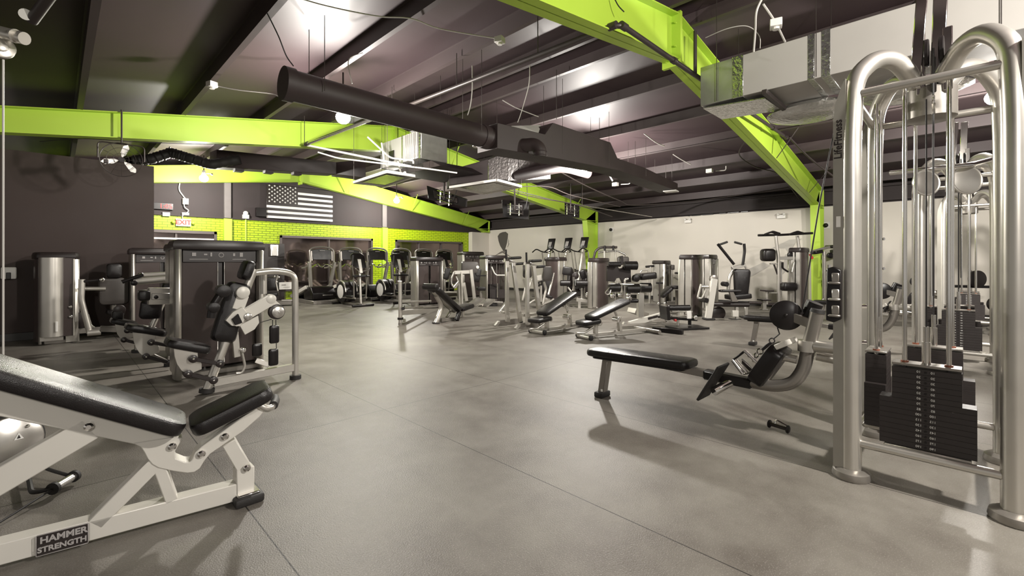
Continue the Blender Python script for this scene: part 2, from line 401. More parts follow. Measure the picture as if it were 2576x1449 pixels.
def rods(t, L, z):
    for u, v in L: link('hanger_rod', M().cyl((u, v, z), (u, v, roof(u)+.1), .004, 6), pipe_dk, t)
rods(t, [(u, v) for u in (2.0, 4.2, 6.0, 7.4, 8.8, 10.0) for v in (4.8, 5.22)], 3.0)
# left dark rectangular duct behind the middle frame with flexible duct
t = thing('air_duct', 'wide dark rectangular air duct below the middle green beam, left of the flag', 'air duct', (3, 11, 3))
A, B_ = PD(545, 376, 10.2), PD(846, 408, 11.3); A2, B2 = PD(545, 420, 10.2), PD(846, 438, 11.3)
m = M(); m.prism([A, B_, V((B_.x, B_.y, B2.z)), V((A.x, A.y, A2.z))], (-.05, .4, 0), .005)
for k in (.18, .42, .66): p = A2.lerp(B2, k); m.box(p+V((0, .12, -.03)), (.18, .2, .07))
link('duct_body', m, dark_duct, t)
m = M(); C2 = PD(920, 400, 10.9); m.prism([B_, C2, C2-V((0, 0, .45)), V((B_.x, B_.y, B2.z))], (.05, .4, 0), .005)
link('end_transition', m, dark_duct, t)
t = thing('flexible_duct', 'sagging black flexible duct beside the ceiling fan, upper left', 'air duct', PD(450, 400, 10.3))
pts = [PD(336, 404, 9.6), PD(380, 400, 9.7), PD(430, 384, 9.9), PD(470, 396, 10), PD(530, 414, 10.1), PD(610, 400, 10.3)]
fine = []
for i in range(len(pts)-1):
    for k in range(12): fine.append(pts[i].lerp(pts[i+1], k/12))
link('duct_hose', M().tube(fine, [.10+.012*(i % 2)+.004*math.sin(i*1.7) for i in range(len(fine))], 16), rubber, t)
link('hose_strap', M().ringtube(pts[2], (pts[3]-pts[1]), .12, .012), cable_bk, t)
# galvanised unit box
t = thing('ventilation_box', 'silver sheet metal ventilation box in front of the middle green beam', 'ventilation box', (5.01, 7.5, 3.2))
z0, z1 = 3.2, 3.79
link('galvanised_end', M().prism([V((5.01, 7.5, z0)), V((5.63, 7.5, z0)), V((5.63, 7.5, z1-.06)), V((5.01, 7.5, z1))], (0, .04, 0), .004), galv, t)
m = M().box((5.32, 8.3, (z0+z1)/2), (.62, 1.5, z1-z0-.05))
link('wrapped_body', m, white_pl, t)['label'] = 'off-white ribbed side'
for v in (7.52, 8.15, 9.0): link('seam_strip', M().prism([V((4.99, v, z1-.02)), V((4.99, v, z0)), V((5.63, v, z0-.01)), V((5.63, v, z0+.01)), V((5.01, v, z0+.02)), V((5.01, v, z1-.02))], (0, .04, 0)), foil, t)
for k in range(7): link('stiffener_rib', M().box((5.004, 7.62+k*.07, 3.5), (.012, .008, .5)), silver_dk, t)
link('service_opening', M().box((5.0, 8.6, 3.42), (.02, .2, .22)), cap_grey, t)
m = M().prism([V((5.1, 7.0, 3.0)), V((6.2, 7.0, 2.98)), V((6.2, 7.3, 3.14)), V((5.1, 7.3, 3.14))], (0, 1.4, 0), .004)
link('hanging_tray', m, dark_duct, t)
rods(t, ((5.0, 7.6), (5.6, 7.6), (5.0, 9.0), (5.6, 9.0), (5.1, 8.2)), 3.0)
m = M()
for a, b_ in (((925, 345), (1040, 412)), ((960, 360), (975, 425)), ((1000, 400), (1020, 440))):
    p, q = PD(*a, 8.9), PD(*b_, 8.6); m.tube([p, (p+q)/2+V((0, 0, -.15)), q+V((0, 0, .06)), q], .018, 8, .1)
link('looped_pipe', m, white_pl, t)
# darker foil-wrapped boxes to the right of it
t = thing('plenum_box', 'dark foil wrapped plenum box under the long dark duct', 'plenum box', (6.6, 7, 2.8))
def PB(px, py, d): return PD(px, py, d)
foil_dk = mat('painted_foil', (.075, .065, .062), .4, .4, .3, 10, 1.0, 20)
m = M(); m.prism([PB(1228, 402, 9.2), PB(1278, 379, 9.0), PB(1278, 452, 9.0), PB(1228, 452, 9.2)], (.5, .35, 0), .005)
link('foil_side', m, foil_dk, t)
m = M(); m.prism([PB(1278, 379, 9.0), PB(1385, 424, 10.0), PB(1385, 450, 10.0), PB(1278, 455, 9.0)], (.15, .5, 0), .005)
link('dull_side', m, foil_dk, t)
m = M(); m.prism([PB(1130, 428, 9.8), PB(1228, 400, 9.25), PB(1228, 452, 9.25), PB(1130, 466, 9.8)], (.3, .5, 0), .005)
link('dark_extension', m, dark_duct, t)
link('lower_pipe', M().tube([PB(1285, 445, 9.2), PB(1420, 418, 10), PB(1480, 436, 10.4)], .12, 16, .3), dark_duct, t)
# ceiling diffusers hanging on wires
def diffuser(px4, z, label, sec):
    t = thing('ceiling_diffuser', label, 'air diffuser', G(px4[0][0], px4[0][1], z), 'air diffusers hanging on wires')
    q = [G(x, y, z) for x, y in px4]; c = sum(q, V((0, 0, 0)))/4
    link('panel', M().prism(q, (0, 0, .012), .003), galv if sec else white_pl, t)
    fr = M()
    for i in range(4): fr.bar(q[i], q[(i+1) % 4], .04, .05)
    link('rim', fr, white_pl, t)
    link('foil_liner', M().prism([c.lerp(p, .72)-V((0, 0, .015)) for p in q], (0, 0, .008)).ball(c+V((0, 0, .06)), .2, 12, (1, 1, .4)), foil, t)
    rods(t, [(p.x, p.y) for p in q], z)
diffuser([(890, 459), (974, 431.5), (1043, 443), (969, 467.5)], 2.72, 'square foil lined ceiling diffuser hanging below the silver ventilation box', 1)
diffuser([(1131, 471), (1250, 453), (1311, 469), (1218, 487)], 2.72, 'pale ceiling diffuser panel hanging under the foil wrapped plenum', 0)
# televisions seen from behind
def tv(corners, d, label, pole_px):
    q = [PD(x, y, dd) for (x, y), dd in zip(corners, d)]; c = sum(q, V((0, 0, 0)))/4
    t = thing('television', label, 'television', c, 'televisions hanging from the roof')
    n = (q[1]-q[0]).cross(q[3]-q[0]).normalized(); n = n if n.dot(V((1, 1, 0))) > 0 else -n
    link('screen', M().prism(q, n*.06, .006), plastic, t)
    link('rear_housing', M().prism([c.lerp(p, .6)-n*.05 for p in q], n*.05, .01), cap_grey, t)
    rt = (q[1]-q[0]).normalized(); m = M()
    for k in (-.12, .12): m.bar(c+rt*k-n*.07+UP*.16, c+rt*k-n*.07-UP*.16, .03, .02)
    for k in (-.1, 0, .1): m.bar(c-rt*.2-n*.08+UP*k, c+rt*.2-n*.08+UP*k, .02, .02)
    link('wall_bracket', m, chrome, t)
    top = V((c.x, c.y, roof(c.x)+.05))
    link('mount_pole', M().cyl(c-n*.09-UP*.05, V((c.x-n.x*.09, c.y-n.y*.09, roof(c.x)+.05)), .022, 10).ball(c-n*.12, .04, 10), pipe_dk, t)
    link('power_lead', M().tube([c-n*.1, c-n*.14+rt*.2-UP*.1, c-n*.1+rt*.35+UP*.2, top+rt*.3], .008, 6, .2), cable_bk, t)
tv([(1073, 467), (1173, 500), (1172, 521), (1077, 500)], (10.6, 10.2, 10.2, 10.6), 'dark television hanging beside the pale diffuser, back of screen in view', None)
tv([(1262, 503), (1331, 508), (1330, 552), (1266, 546)], (12.2, 12, 12, 12.2), 'dark television hanging above the white wall corner, back to the camera', None)
tv([(1420, 508), (1456, 515), (1456, 548), (1421, 544)], (13.4, 13.2, 13.2, 13.4), 'small dark television beside the knee of the middle green frame', None)
# gas pipe with couplings
t = thing('gas_pipe', 'steel gas pipe running below the rafters with a bend high over the near green arch', 'pipe', (3.88, 2.4, 3.5))
pA, pB, pC = PD(1558, 59, 4.44), PD(986, 281, 7.45), PD(766, 364, 8.65); pE = PD(1980, 347, 8.55)
link('pipe_run', M().tube([pC, pB], .028, 12), steel, t)['label'] = 'bare bright pipe length'
link('pipe_run', M().tube([pB, pA, pE], .028, 12, .12), pipe_dk, t)
m = M()
for p, q in ((pA, pB), (pB, pA), (pA, pE), (pE, pA), (pC, pB), (pB, pC)): dd = (q-p).normalized(); m.cyl(p+dd*.03, p+dd*.12, .038, 12)
for f in (.2, .55, .85): p = pA.lerp(pE, f); m.cyl(p-V((.03, 0, 0)), p+V((.03, 0, 0)), .038, 12)
link('coupling', m, pipe_dk, t)
m = M()
for p in (pC, pB, pB.lerp(pA, .4), pB.lerp(pA, .75), pA.lerp(pE, .5)): link('pipe_hanger', M().cyl(p, V((p.x, p.y, roof(p.x)+.05)), .006, 6), pipe_dk, t)
link('pipe_riser', m.cyl(pA.lerp(pE, .3), pA.lerp(pE, .3)+V((0, 0, .55)), .022, 10), pipe_dk, t)
m = M().tube([pC, PD(1035, 419, 8.3)], .02, 8).tube([PD(800, 383, 8.4), PD(850, 398, 8.4), PD(1080, 425, 8.2), PD(1150, 435, 8.2)], .014, 8, .1)
tag(link('electrical_conduit', m, white_pl, None, pC), 'white conduit and loose cable running under the middle green beam', 'conduit')
# big silver duct upper right
t = thing('air_duct', 'big pale grey rectangular duct with galvanised end, upper right', 'air duct', (5.9, .5, 3.1))
def bx(v0, v1, g=0.0): return M().box((5.895, (v0+v1)/2, 3.325), (.69+g, v1-v0, .47+g))
link('galvanised_end', bx(1.9, 2.3), galv, t)
link('painted_run', bx(-2.5, 1.82), duct_board, t)
for a_, b_ in ((1.81, 1.93), (.98, 1.06), (1.12, 1.18)): link('foil_tape', bx(a_, b_, .012), foil, t)
link('lower_flap', M().prism([V((5.6, 2.29, 3.07)), V((6.2, 2.29, 3.07)), V((6.25, 1.6, 3.04)), V((5.6, 1.6, 3.02))], (0, 0, .012)), foil, t)
rods(t, [(u, v) for u in (5.53, 6.26) for v in (2.1, 1.1, -.2)], 3.1)
link('support_bar', M().bar((5.4, 1.55, 3.03), (6.45, 1.55, 3.03), .05), pipe_dk, t)
tag(link('duct_insulation', M().ball((6.5, 1.35, 3.02), .3, 16, (1.3, 1.6, .35)).ball((6.4, .4, 3.0), .3, 14, (1.2, 1.6, .3)), foil, None, (6.5, 1.3, 3.0)), 'crumpled foil insulation hanging below the pale duct', 'insulation')
tag(link('vent_pipe', M().tube([PD(2008, 214, 6.3), PD(2060, 210, 6.1), PD(2300, 163, 5.3)], .05, 16).tube([PD(2010, 214, 6.31), PD(2016, 213, 6.3)], .065, 16), white_pl, None, PD(2100, 200, 6)), 'white pipe under the pale grey duct, behind the cable machine', 'pipe')
tag(link('foil_insulation', M().ball(PD(2420, 60, 5.2), .5, 22, (1.5, 1.2, .9)).ball(PD(2540, 30, 5.3), .5, 22, (1.2, 1.2, .9)), foil, None, PD(2450, 60, 5.2)), 'dark crumpled foil wrap bunched under the roof, top right corner', 'insulation')
# ceiling fan below the middle frame
fc = PD(306, 402, 6.93); t = thing('wall_fan', 'caged fan with three silver blades under the middle green beam', 'fan', fc)
fn = V((-.12, -1, -.1)).normalized(); sv, uv = frame_of(fn); m = M()
for k in range(3):
    a = math.radians(95+120*k); r1 = sv*math.cos(a)+uv*math.sin(a); r2 = sv*math.cos(a+.9)+uv*math.sin(a+.9)
    m.prism([fc+r1*.03, fc+r1*.13+r2*-.03, fc+r1*.21, fc+r1*.2+r2*.07, fc+r1*.12+r2*.10, fc+r1*.04+r2*.05], fn*.006+r1*.0, .002)
link('blade_set', m, steel, t)
link('motor_hub', M().cyl(fc-fn*.08, fc+fn*.03, .04, 16), cap_grey, t)
m = M()
for R, o in ((.25, 0), (.25, .06), (.17, .08), (.09, .085)): m.ringtube(fc+fn*o, fn, R, .003 if R < .25 else .005, 32, 5)
for k in range(12):
    a = math.radians(30*k); r1 = sv*math.cos(a)+uv*math.sin(a); m.tube([fc+fn*.09+r1*.02, fc+fn*.08+r1*.17, fc+fn*.0+r1*.25], .0022, 5)
link('cage', m, pipe_dk, t)
link('yoke', M().tube([fc+sv*.27, fc+sv*.27+UP*.24, fc-sv*.27+UP*.24, fc-sv*.27], .01, 8, .06).cyl(fc+UP*.24, V((fc.x, fc.y, roof(fc.x)+.02)), .012, 8).box(fc+V((-.18, 0, -.05)), (.05, .04, .06)), pipe_dk, t)
# cables drooping below the deck
def PC(px, py, d):
    p = PD(px, py, d)
    while p.z > roof(p.x)-.02 and d > 1: d -= .1; p = PD(px, py, d)
    return p
def wire(pts, r, label, mm=cable_wh, name='electrical_cable', cat='cable', box=None, grp=None):
    P = [PC(*p) for p in pts]; fine = []
    for i in range(len(P)-1):      # catmull-rom
        a, b_, c, d = P[max(i-1, 0)], P[i], P[i+1], P[min(i+2, len(P)-1)]
        for k in range(8):
            s = k/8; fine.append(.5*((2*b_)+(c-a)*s+(2*a-5*b_+4*c-d)*s*s+(3*b_-a-3*c+d)*s**3))
    fine.append(P[-1])
    if not box: return tag(link(name, M().tube(fine, r, 7), mm, None, P[0]), label, cat, grp)
    t = thing(name, label, cat, P[0], grp); link('cable_run', M().tube(fine, r, 7), mm, t)
    for b in box: link('junction_box', M().box(PC(*b), (.1, .1, .07), .3).cyl(PC(*b)-V((0, 0, .03)), PC(*b)-V((0, 0, .055)), .03, 10), white_pl, t)
    return t
wire([(740, -8, 4.3), (810, 12, 4.5), (890, 30, 4.8), (960, 42, 5), (1035, 47, 5.2), (1110, 73, 5.3), (1250, 97, 5.4)], .007, 'white cable sagging to a junction box, top centre of ceiling', box=[(1257, 101, 5.4)])
wire([(530, 213, 5.9), (600, 226, 6), (680, 235, 6.1), (712, 245, 6.1), (735, 226, 6.2), (790, 233, 6.3)], .007, 'white cable with junction box left of the glowing lamp', box=[(533, 213, 5.9)])
wire([(672, 33, 4.3), (700, 90, 4.4), (720, 140, 4.5), (738, 166, 4.6)], .006, 'short black hanging wire with frayed end, upper left centre', cable_bk, 'hanging_wire')
wire([(912, 133, 5.5), (882, 145, 5.6), (876, 165, 5.6), (886, 210, 5.6)], .006, 'grey cable loop hanging on the dark round duct', cable_wh)
wire([(1188, 165, 6), (1188, 220, 6), (1184, 262, 6), (1176, 290, 6)], .007, 'pale hanger cable above the bend of the dark duct')
wire([(1333, 165, 6), (1330, 215, 6), (1312, 280, 6), (1302, 308, 6)], .006, 'thin cable hanging above the dark elbow')
wire([(1264, 252, 6.2), (1300, 272, 6.2), (1355, 294, 6.2)], .006, 'white cable offcut crossing above the dark elbow')
wire([(1545, -5, 4.6), (1556, 15, 4.6), (1570, 30, 4.6)], .006, 'short cable on the near green arch', cable_bk, 'hanging_wire')
wire([(1918, -5, 3.9), (1903, 30, 3.9), (1900, 80, 4), (1896, 130, 4.1)], .009, 'white cable curving down onto the pale duct', box=[(1952, 60, 4.3)])
wire([(1920, 10, 4.2), (1950, 55, 4.3), (1975, 105, 4.5)], .010, 'white cable beside the junction box above the pale duct')
wire([(1775, 95, 4.8), (1830, 72, 4.6), (1880, 66, 4.5), (1910, 90, 4.5), (1912, 122, 4.5)], .004, 'thin grey wire arching above the pale duct')
wire([(1620, 336, 9), (1650, 358, 9), (1672, 368, 9)], .01, 'white cable stub on a purlin right of the dark duct')
wire([(1693, 388, 10), (1715, 402, 10), (1738, 414, 10)], .01, 'white cable stub lower down on the right roof slope')
wire([(1905, 330, 9.5), (1875, 355, 9.5), (1860, 390, 9.5), (1900, 420, 10), (1960, 440, 10.5), (2010, 500, 11.5)], .012, 'grey cable looping beside the near green arch', pipe_dk)
wire([(1405, 430, 11), (1480, 470, 11.5), (1560, 505, 12), (1600, 516, 12.4), (1750, 505, 13), (1900, 485, 13.4), (2035, 462, 12.6)], .015, 'dark cable run sweeping across the right roof slope', pipe_dk)
wire([(1180, 452, 10), (1300, 480, 10.6), (1400, 505, 11.4), (1500, 522, 12.4), (1640, 545, 14)], .012, 'bundled white cables slanting under the ceiling toward the white wall', steel)
wire([(1230, 465, 10), (1340, 495, 10.8), (1450, 515, 11.8), (1540, 545, 13)], .012, 'second bundled cable slanting toward the white wall', pipe_dk)
wire([(1300, 470, 10), (1380, 470, 10.6), (1440, 492, 11), (1560, 520, 12)], .010, 'third bundled cable, highest of the slanting ones', pipe_dk)
wire([(100, 356, 6.7), (210, 349, 6.8), (330, 356, 7), (480, 362, 7.6), (640, 364, 8.3)], .005, 'thin cord drooping along the bottom of the middle beam', cable_bk)
wire([(2068, 250, 5.8), (2095, 290, 5.6), (2112, 335, 5.4)], .02, 'grey hose hanging left of the cable machine arch', cable_wh)
wire([(1985, 345, 8.5), (2040, 400, 8.8), (2112, 455, 9)], .018, 'dark pipe slanting behind the near green arch foot', pipe_dk)
wire([(1530, 435, 11.2), (1541, 455, 11.3)], .02, 'white stub hanging under the dark duct', white_pl, 'hanging_wire')
for k, (px, y0, y1, d) in enumerate(((1400, 215, 300, 7.2), (1675, 392, 470, 10.8), (1598, 345, 420, 9.6), (1508, 285, 362, 8.7), (1108, 100, 250, 7), (1465, 420, 520, 12))):
    tag(link('hanger_rod', M().cyl(PD(px, y1, d), V((PD(px, y1, d).x, PD(px, y1, d).y, roof(PD(px, y1, d).x))), .005, 6), pipe_dk, None, PD(px, y1, d)), 'thin steel hanger rod dropping from the roof', 'hanger rod', 'thin hanger rods under the roof')
# strip of small emergency lights etc. on the white wall
def emlight(px, py, label, c='emergency light'):
    p = PU(px, py, U0-.04); t = thing('emergency_light', label, c, p)
    link('lamp_body', M().box(p, (.07, .2, .09)), white_pl, t); link('lamp_head', M().ball(p+V((-.05, -.07, .06)), .035).ball(p+V((-.05, .07, .06)), .035), white_pl, t)
emlight(1731, 557, 'small white emergency light high on the white wall'); emlight(1966, 545, 'small white emergency light near the near green column')
def speaker(px, py, label):
    p = PU(px, py, U0-.01); t = thing('security_camera', label, 'camera', p)
    link('mount_plate', M().box(p, (.02, .16, .16)), white_pl, t); link('dome', M().ball(p-V((.04, 0, 0)), .055), plastic, t)
speaker(1538, 578, 'small black dome camera on the white wall beside the middle column'); speaker(2078, 567, 'black dome on white plate, right of the near green column')
p0, p1 = PU(1731, 543, U0-.03), PU(1882, 532, U0-.03)
m = M()
for a, b_ in ((0, .03), (.06, .22), (.25, .44), (.54, .65), (.68, .86), (.89, 1)): m.bar(p0.lerp(p1, a), p0.lerp(p1, b_), .02, .03)
tag(link('slot_vent', m, plastic, None, p0), 'row of thin black slots along the top of the white wall', 'vent')
for px, py, lab in ((1785, 430, 'small white pipe fitting on the right roof slope'), (1548, 464, 'small white fitting under the long dark duct')):
    p = PC(px, py, 11.6); tag(link('pipe_fitting', M().box(p, (.1, .14, .09)).tube([p+V((.1, -.1, 0)), p+V((.2, -.3, 0)), p+V((.2, -.3, .1))], .012, 7, .05), white_pl, None, p), lab, 'pipe fitting')
# ================================================================ back wall items
def BW(px, py, off=0.0): return PV(px, py, V0-.03-off)
t = thing('wall_flag', 'black and white stars and stripes flag above the green brick', 'flag', BW(755, 550))
f00, f10, f01, f11 = BW(669, 550), BW(833, 556), BW(672, 463), BW(839, 486)
L_, T_ = BW(670, 548), BW(672, 463); fw = BW(836, 520).x-L_.x; fh = T_.z-L_.z; ox, oz = L_.x, L_.z; yv = V0-.05
link('field', M().box((ox+fw/2, yv+.01, oz+fh/2), (fw, .015, fh)), cap_grey, t)
m = M(); sh = fh/13
for k in range(0, 13, 2):
    z = oz+k*sh+sh/2
    x0 = ox if k < 6 else ox+fw*.45
    if k < 12: m.box(((x0+ox+fw)/2, yv-.004, z+sh*.5*0), (ox+fw-x0, .006, sh*.92), bev=0)
link('pale_stripe', m, label_white, t)
m = M()
for r in range(9):
    for c in range(6 if r % 2 == 0 else 5):
        cx = ox+fw*.45*((c+.5+(.5 if r % 2 else 0))/6); cz = oz+6*sh+(fh-6*sh)*(1-(r+.6)/9.2)-.0; R = sh*.42
        m.prism([V((cx+math.sin(math.pi*i/5)*R*(1 if i % 2 == 0 else .42), yv-.004, cz+math.cos(math.pi*i/5)*R*(1 if i % 2 == 0 else .42))) for i in range(10)], (0, -.004, 0))
link('star_pattern', m, label_white, t)
# led clock
p = BW(411, 519); t = thing('led_clock', 'red digital clock on the dark wall above the exit sign', 'clock', p)
link('housing', M().box(p+V((-.1, .0, 0)), (.62, .05, .17)), plastic, t)
text('digits', '1:05', red_led, p+V((.05, -.03, 0)), (1, 0, 0), UP, .17, t, .003)
# exit sign
p = BW(461, 560); t = thing('exit_sign', 'white exit sign with red letters on the green brick, two side lamps', 'exit sign', p)
link('sign_body', M().box(p, (.34, .05, .2)), white_pl, t); text('letters', 'EXIT', exit_red, p+V((0, -.03, 0)), (1, 0, 0), UP, .17, t, .003, fat=.03)
link('side_lamp', M().ball(p+V((-.22, -.02, 0)), .045).ball(p+V((.22, -.02, 0)), .045), green_paint, t)
p = BW(466, 507); t = thing('security_camera', 'white camera and cable tangle above the exit sign', 'camera', p)
link('camera_body', M().box(p, (.13, .12, .16)).box(p+V((0, 0, -.34)), (.16, .1, .07)).box(p+V((-.42, 0, -.38)), (.16, .08, .1)), white_pl, t)
link('loose_cable', M().tube([p, p+V((-.05, -.05, -.15)), p+V((.1, -.05, -.25)), p+V((-.1, -.05, -.4)), p+V((0, 0, -.6))], .012, 7, .1).tube([p+V((0, 0, .08)), p+V((-.15, 0, .3)), p+V((-.12, 0, .5))], .015, 7, .1), cable_wh, t)
p = BW(618, 540); t = thing('wall_camera', 'white knob camera on a thin conduit up the green brick', 'camera', p)
link('camera_head', M().ball(p+V((0, 0, .04)), .07).box(p+V((0, 0, -.06)), (.16, .1, .12)), white_pl, t); link('conduit', M().cyl(p+V((0, 0, -.1)), V((p.x, p.y, .3)), .022, 8), green_paint, t)
p = BW(656, 534); tag(link('wall_speaker', M().box(p+V((0, 0, 0)), (.28, .14, .26)), plastic, None, p), 'black box speaker left of the flag', 'speaker')
# mural on the white wall
def mural(name, pts, off=.006, m_=None):
    return link(name, M().prism([PU(x, y, U0-off) for x, y in pts], (.004, 0, 0)), m_ or mural_dk, mu)
mural_dk = mat('mural_charcoal', (.075, .066, .058), .6); mural_lt = mat('mural_grey', (.42, .395, .36), .6); mural_sk = mat('mural_line', (.16, .14, .125), .6)
mu = thing('wall_mural', 'painted wall mural of a face in profile with dark hair on the white wall', 'mural', PU(1262, 620, U0))
mural('hair', [(1264, 584), (1272, 583), (1278, 588), (1277, 600), (1275, 612), (1271, 626), (1269, 636), (1264, 628), (1258, 618), (1254, 606), (1252, 594), (1257, 587)])
mural('face_line', [(1278, 600), (1280, 606), (1279, 611), (1281, 613), (1279, 618), (1277, 622), (1276, 622), (1278, 617), (1279, 613), (1278, 610), (1279, 606)], .007, mural_sk)
mural('shoulder_line', [(1245, 643), (1258, 634), (1264, 631), (1276, 640), (1286, 646), (1276, 643), (1264, 636)], .007, mural_sk)
mu = thing('wall_mural', 'faint grey shapes of a painted figure on the white wall behind the chin-up station', 'mural', PU(1980, 650, U0))
mural('pale_shape', [(1876, 680), (1920, 660), (1938, 668), (1900, 690), (1880, 700)], .006, mural_lt)
mural('pale_shape', [(1940, 625), (1985, 603), (2018, 600), (2000, 612), (1985, 640), (1975, 625)], .007, mural_lt)
mural('pale_shape', [(1975, 640), (1985, 640), (1978, 680), (1968, 690)], .008, mural_lt)
# ================================================================ foreground incline bench
def bolt(m, p, n, r=.012, h=.012): m.tube([p, p-n*h*.6, p-n*h], [r, r, r*.55], 10)
BP = Plane(G(0, 1424, .02), math.degrees(math.atan2((G(620, 1255, .02)-G(0, 1424, .02)).y, (G(620, 1255, .02)-G(0, 1424, .02)).x)))
n_ = BP.n
t = thing('incline_bench', 'large foreground incline bench, black pads on white frame with name badge', 'weight bench', G(430, 1310))
def bp(x, y, off=.04): return BP(x, y, off)
WF = .075
def seg(a, b_, h, off=.04, w=WF): return M().bar(bp(a[0], a[1], off), bp(b_[0], b_[1], off), w, h)
zb = .062
g0, g1 = BP(0, 1400, .04), BP(600, 1232, .04); g0.z = g1.z = zb
dd = (g1-g0).normalized()
link('base_beam', M().bar(g0-dd*.9, g1, WF, .085), white_paint, t)
link('beam_support', seg((240, 1312), (392, 1160), .062), white_paint, t)
link('beam_support', seg((432, 1255), (402, 1170), .045), white_paint, t)
link('rear_upright', seg((613, 1245), (613, 1172), .078), white_paint, t)
link('rear_upright', seg((616, 1180), (574, 1108), .06), white_paint, t)['label'] = 'slanted upper brace of the rear upright'
link('front_leg', seg((232, 1072), (-140, 1288), .10), white_paint, t)
f0 = BP(618, 1243, .04); f0.z = .022
link('rubber_foot', M().box(f0, (.13, .17, .044), 0, .012, None, 2), rubber, t); link('foot_plate', M().box(f0+V((-.0, 0, .026)), (.10, .13, .012), 0), chrome, t)
link('back_beam', seg((-200, 960), (440, 1102), .10), white_paint, t)
c2 = lambda x, y: (x/2.546, 880+y/2.546)
hook = [(850, 600), (900, 622), (925, 660), (945, 700), (975, 735), (1015, 757), (1110, 778), (1200, 790), (1245, 784), (1280, 760), (1310, 710), (1345, 668), (1560, 520), (1660, 432), (1695, 390), (1700, 350), (1670, 345), (1440, 515), (1290, 622), (1250, 660), (1232, 705), (1215, 722), (1185, 722), (1125, 698), (1118, 655), (1150, 600), (1168, 565), (1100, 560)]
link('hook_bracket', M().prism([BP(*c2(x, y), -.003) for x, y in hook], n_*.086, .003), white_paint, t)
# pads: near edge lines give the edge, centre lies half a width behind
def edge_pad(name, a, b_, off, w, th, mat_, ext=0.0, par=None):
    A, B_ = BP(a[0], a[1], off), BP(b_[0], b_[1], off); d = (B_-A).normalized(); A = A-d*ext
    up = d.cross(n_); up = up if up.z > 0 else -up
    A, B_ = A+n_*w/2-up*th/2, B_+n_*w/2-up*th/2
    return link(name, M().pad(A, B_, w, th, up, .016), mat_, par or t)
edge_pad('back_pad', (0, 935), (474, 1072), -.10, .28, .066, vinyl, .5)
edge_pad('seat_pad', (474, 1078), (683, 975), -.09, .26, .066, vinyl)
for q in ((570, 490), (1103, 617), (1290, 665), (1440, 553), (1580, 755)): m = M(); bolt(m, BP(*c2(*q), -.004), n_, .017, .016); link('bolt', m, chrome, t)
q0, q1 = BP(672, 1030, .14), BP(692, 1002, .14)
link('carry_handle', M().tube([BP(650, 1018, .0), BP(672, 1030, .0), BP(688, 1022, .05), BP(692, 1008, .14), BP(690, 1000, .24)], .017, 12, .05), silver, t)
link('handle_grip', M().tube([BP(688, 1020, .04), BP(693, 1008, .14), BP(691, 1001, .22)], .022, 12, .05), rubber, t)
q = [BP(*c2(x, y), .0) for x, y in ((235, 1305), (567, 1215), (567, 1110), (235, 1200))]
for k in (0, 1, 2, 3): q[k].z = (.022, .022, .104, .104)[k]
bd = (q[1]-q[0]).normalized(); q = [p-n_*.004 for p in q]
badge = link('name_badge', M().prism(q, -n_*.006, .002), cap_grey, t); badge['label'] = 'dark rectangular name badge'
c = (q[0]+q[1]+q[2]+q[3])/4-n_*.0085; wdt = (q[1]-q[0]).length
text('badge_lettering', 'HAMMER', label_grey, c+UP*.018+bd*.004, bd, UP, wdt*.225, badge, .0015, fat=.035); text('badge_lettering', 'STRENGTH', label_grey, c-UP*.019, bd, UP, wdt*.19, badge, .0015, fat=.035)
m = M()
for a, b_ in ((0, 1), (1, 2), (2, 3), (3, 0)): m.bar(q[a]-n_*.008, q[b_]-n_*.008, .003)
link('badge_border', m, label_grey, badge)
# ---------------- cable machine at the left picture edge: only its front hangs into view
t = thing('cable_column', 'edge of a cable machine cut off at the left, silver pulley arm and thin steel cable', 'cable machine', (-.45, 3.3, 0))
d0 = 2.45
link('arm_tube', M().tube([PD(-90, 62, d0), PD(-5, 80, d0), PD(62, 97, d0)], .033, 18).tube([PD(36, 90, d0-.01), PD(40, 91, d0-.01)], .036, 18), silver, t)
pl = PD(0, 118, d0); link('pulley', M().disc(pl, V((.2, -1, .1)), .06, .03).disc(pl, V((.2, -1, .1)), .03, .05), silver, t)
link('steel_cable', M().tube([PD(8, 150, d0), PD(8, 600, d0), PD(8, 1090, d0)], .0045, 8), cable_wh, t)
post = PD(-60, 700, d0+.1); link('column', M().tube([V((post.x, post.y, .02)), V((post.x, post.y, 2.35))], .05, 16), silver, t)
link('floor_foot', M().disc(V((post.x, post.y, .014)), UP, .09, .03), rubber, t)
pc = PD(22, 1112, 2.35); pn = V((.3, -1, .12)).normalized()
hub = link('pulley_housing', M().disc(pc, pn, .128, .05, 36), steel, t); hub['label'] = 'round dark low pulley housing with warning triangle'
link('housing_rim', M().ringtube(pc+pn*-.03, pn, .135, .012, 36), rubber, hub)
sv, uv = frame_of(pn); tri = pc+pn*.028+sv*-.005
rt_ = V((pn.y*-1, pn.x, 0)).normalized()
rt_ = rt_ if rt_.dot(V((1, -1, 0))) > 0 else -rt_
upv = pn.cross(rt_); upv = upv if upv.z > 0 else -upv
q = pc+pn*.027+rt_*.03+upv*.02
link('warning_triangle', M().prism([q-rt_*.018-upv*.014, q+rt_*.018-upv*.014, q+upv*.02], pn*.002), label_white, hub)
link('triangle_mark', M().prism([q-rt_*.008-upv*.009+pn*.003, q+rt_*.006-upv*.009+pn*.003, q+upv*.009+pn*.003], pn*.001), cap_grey, hub)
m = M()
for k in range(4):
    a = math.radians(45+90*k); bolt(m, pc+pn*.027+(rt_*math.cos(a)+upv*math.sin(a))*.09, -pn, .008)
link('housing_screw', m, chrome, hub)
p = V((post.x, post.y, .12)); link('housing_arm', M().bar(p, pc-UP*.05, .05), silver, t)
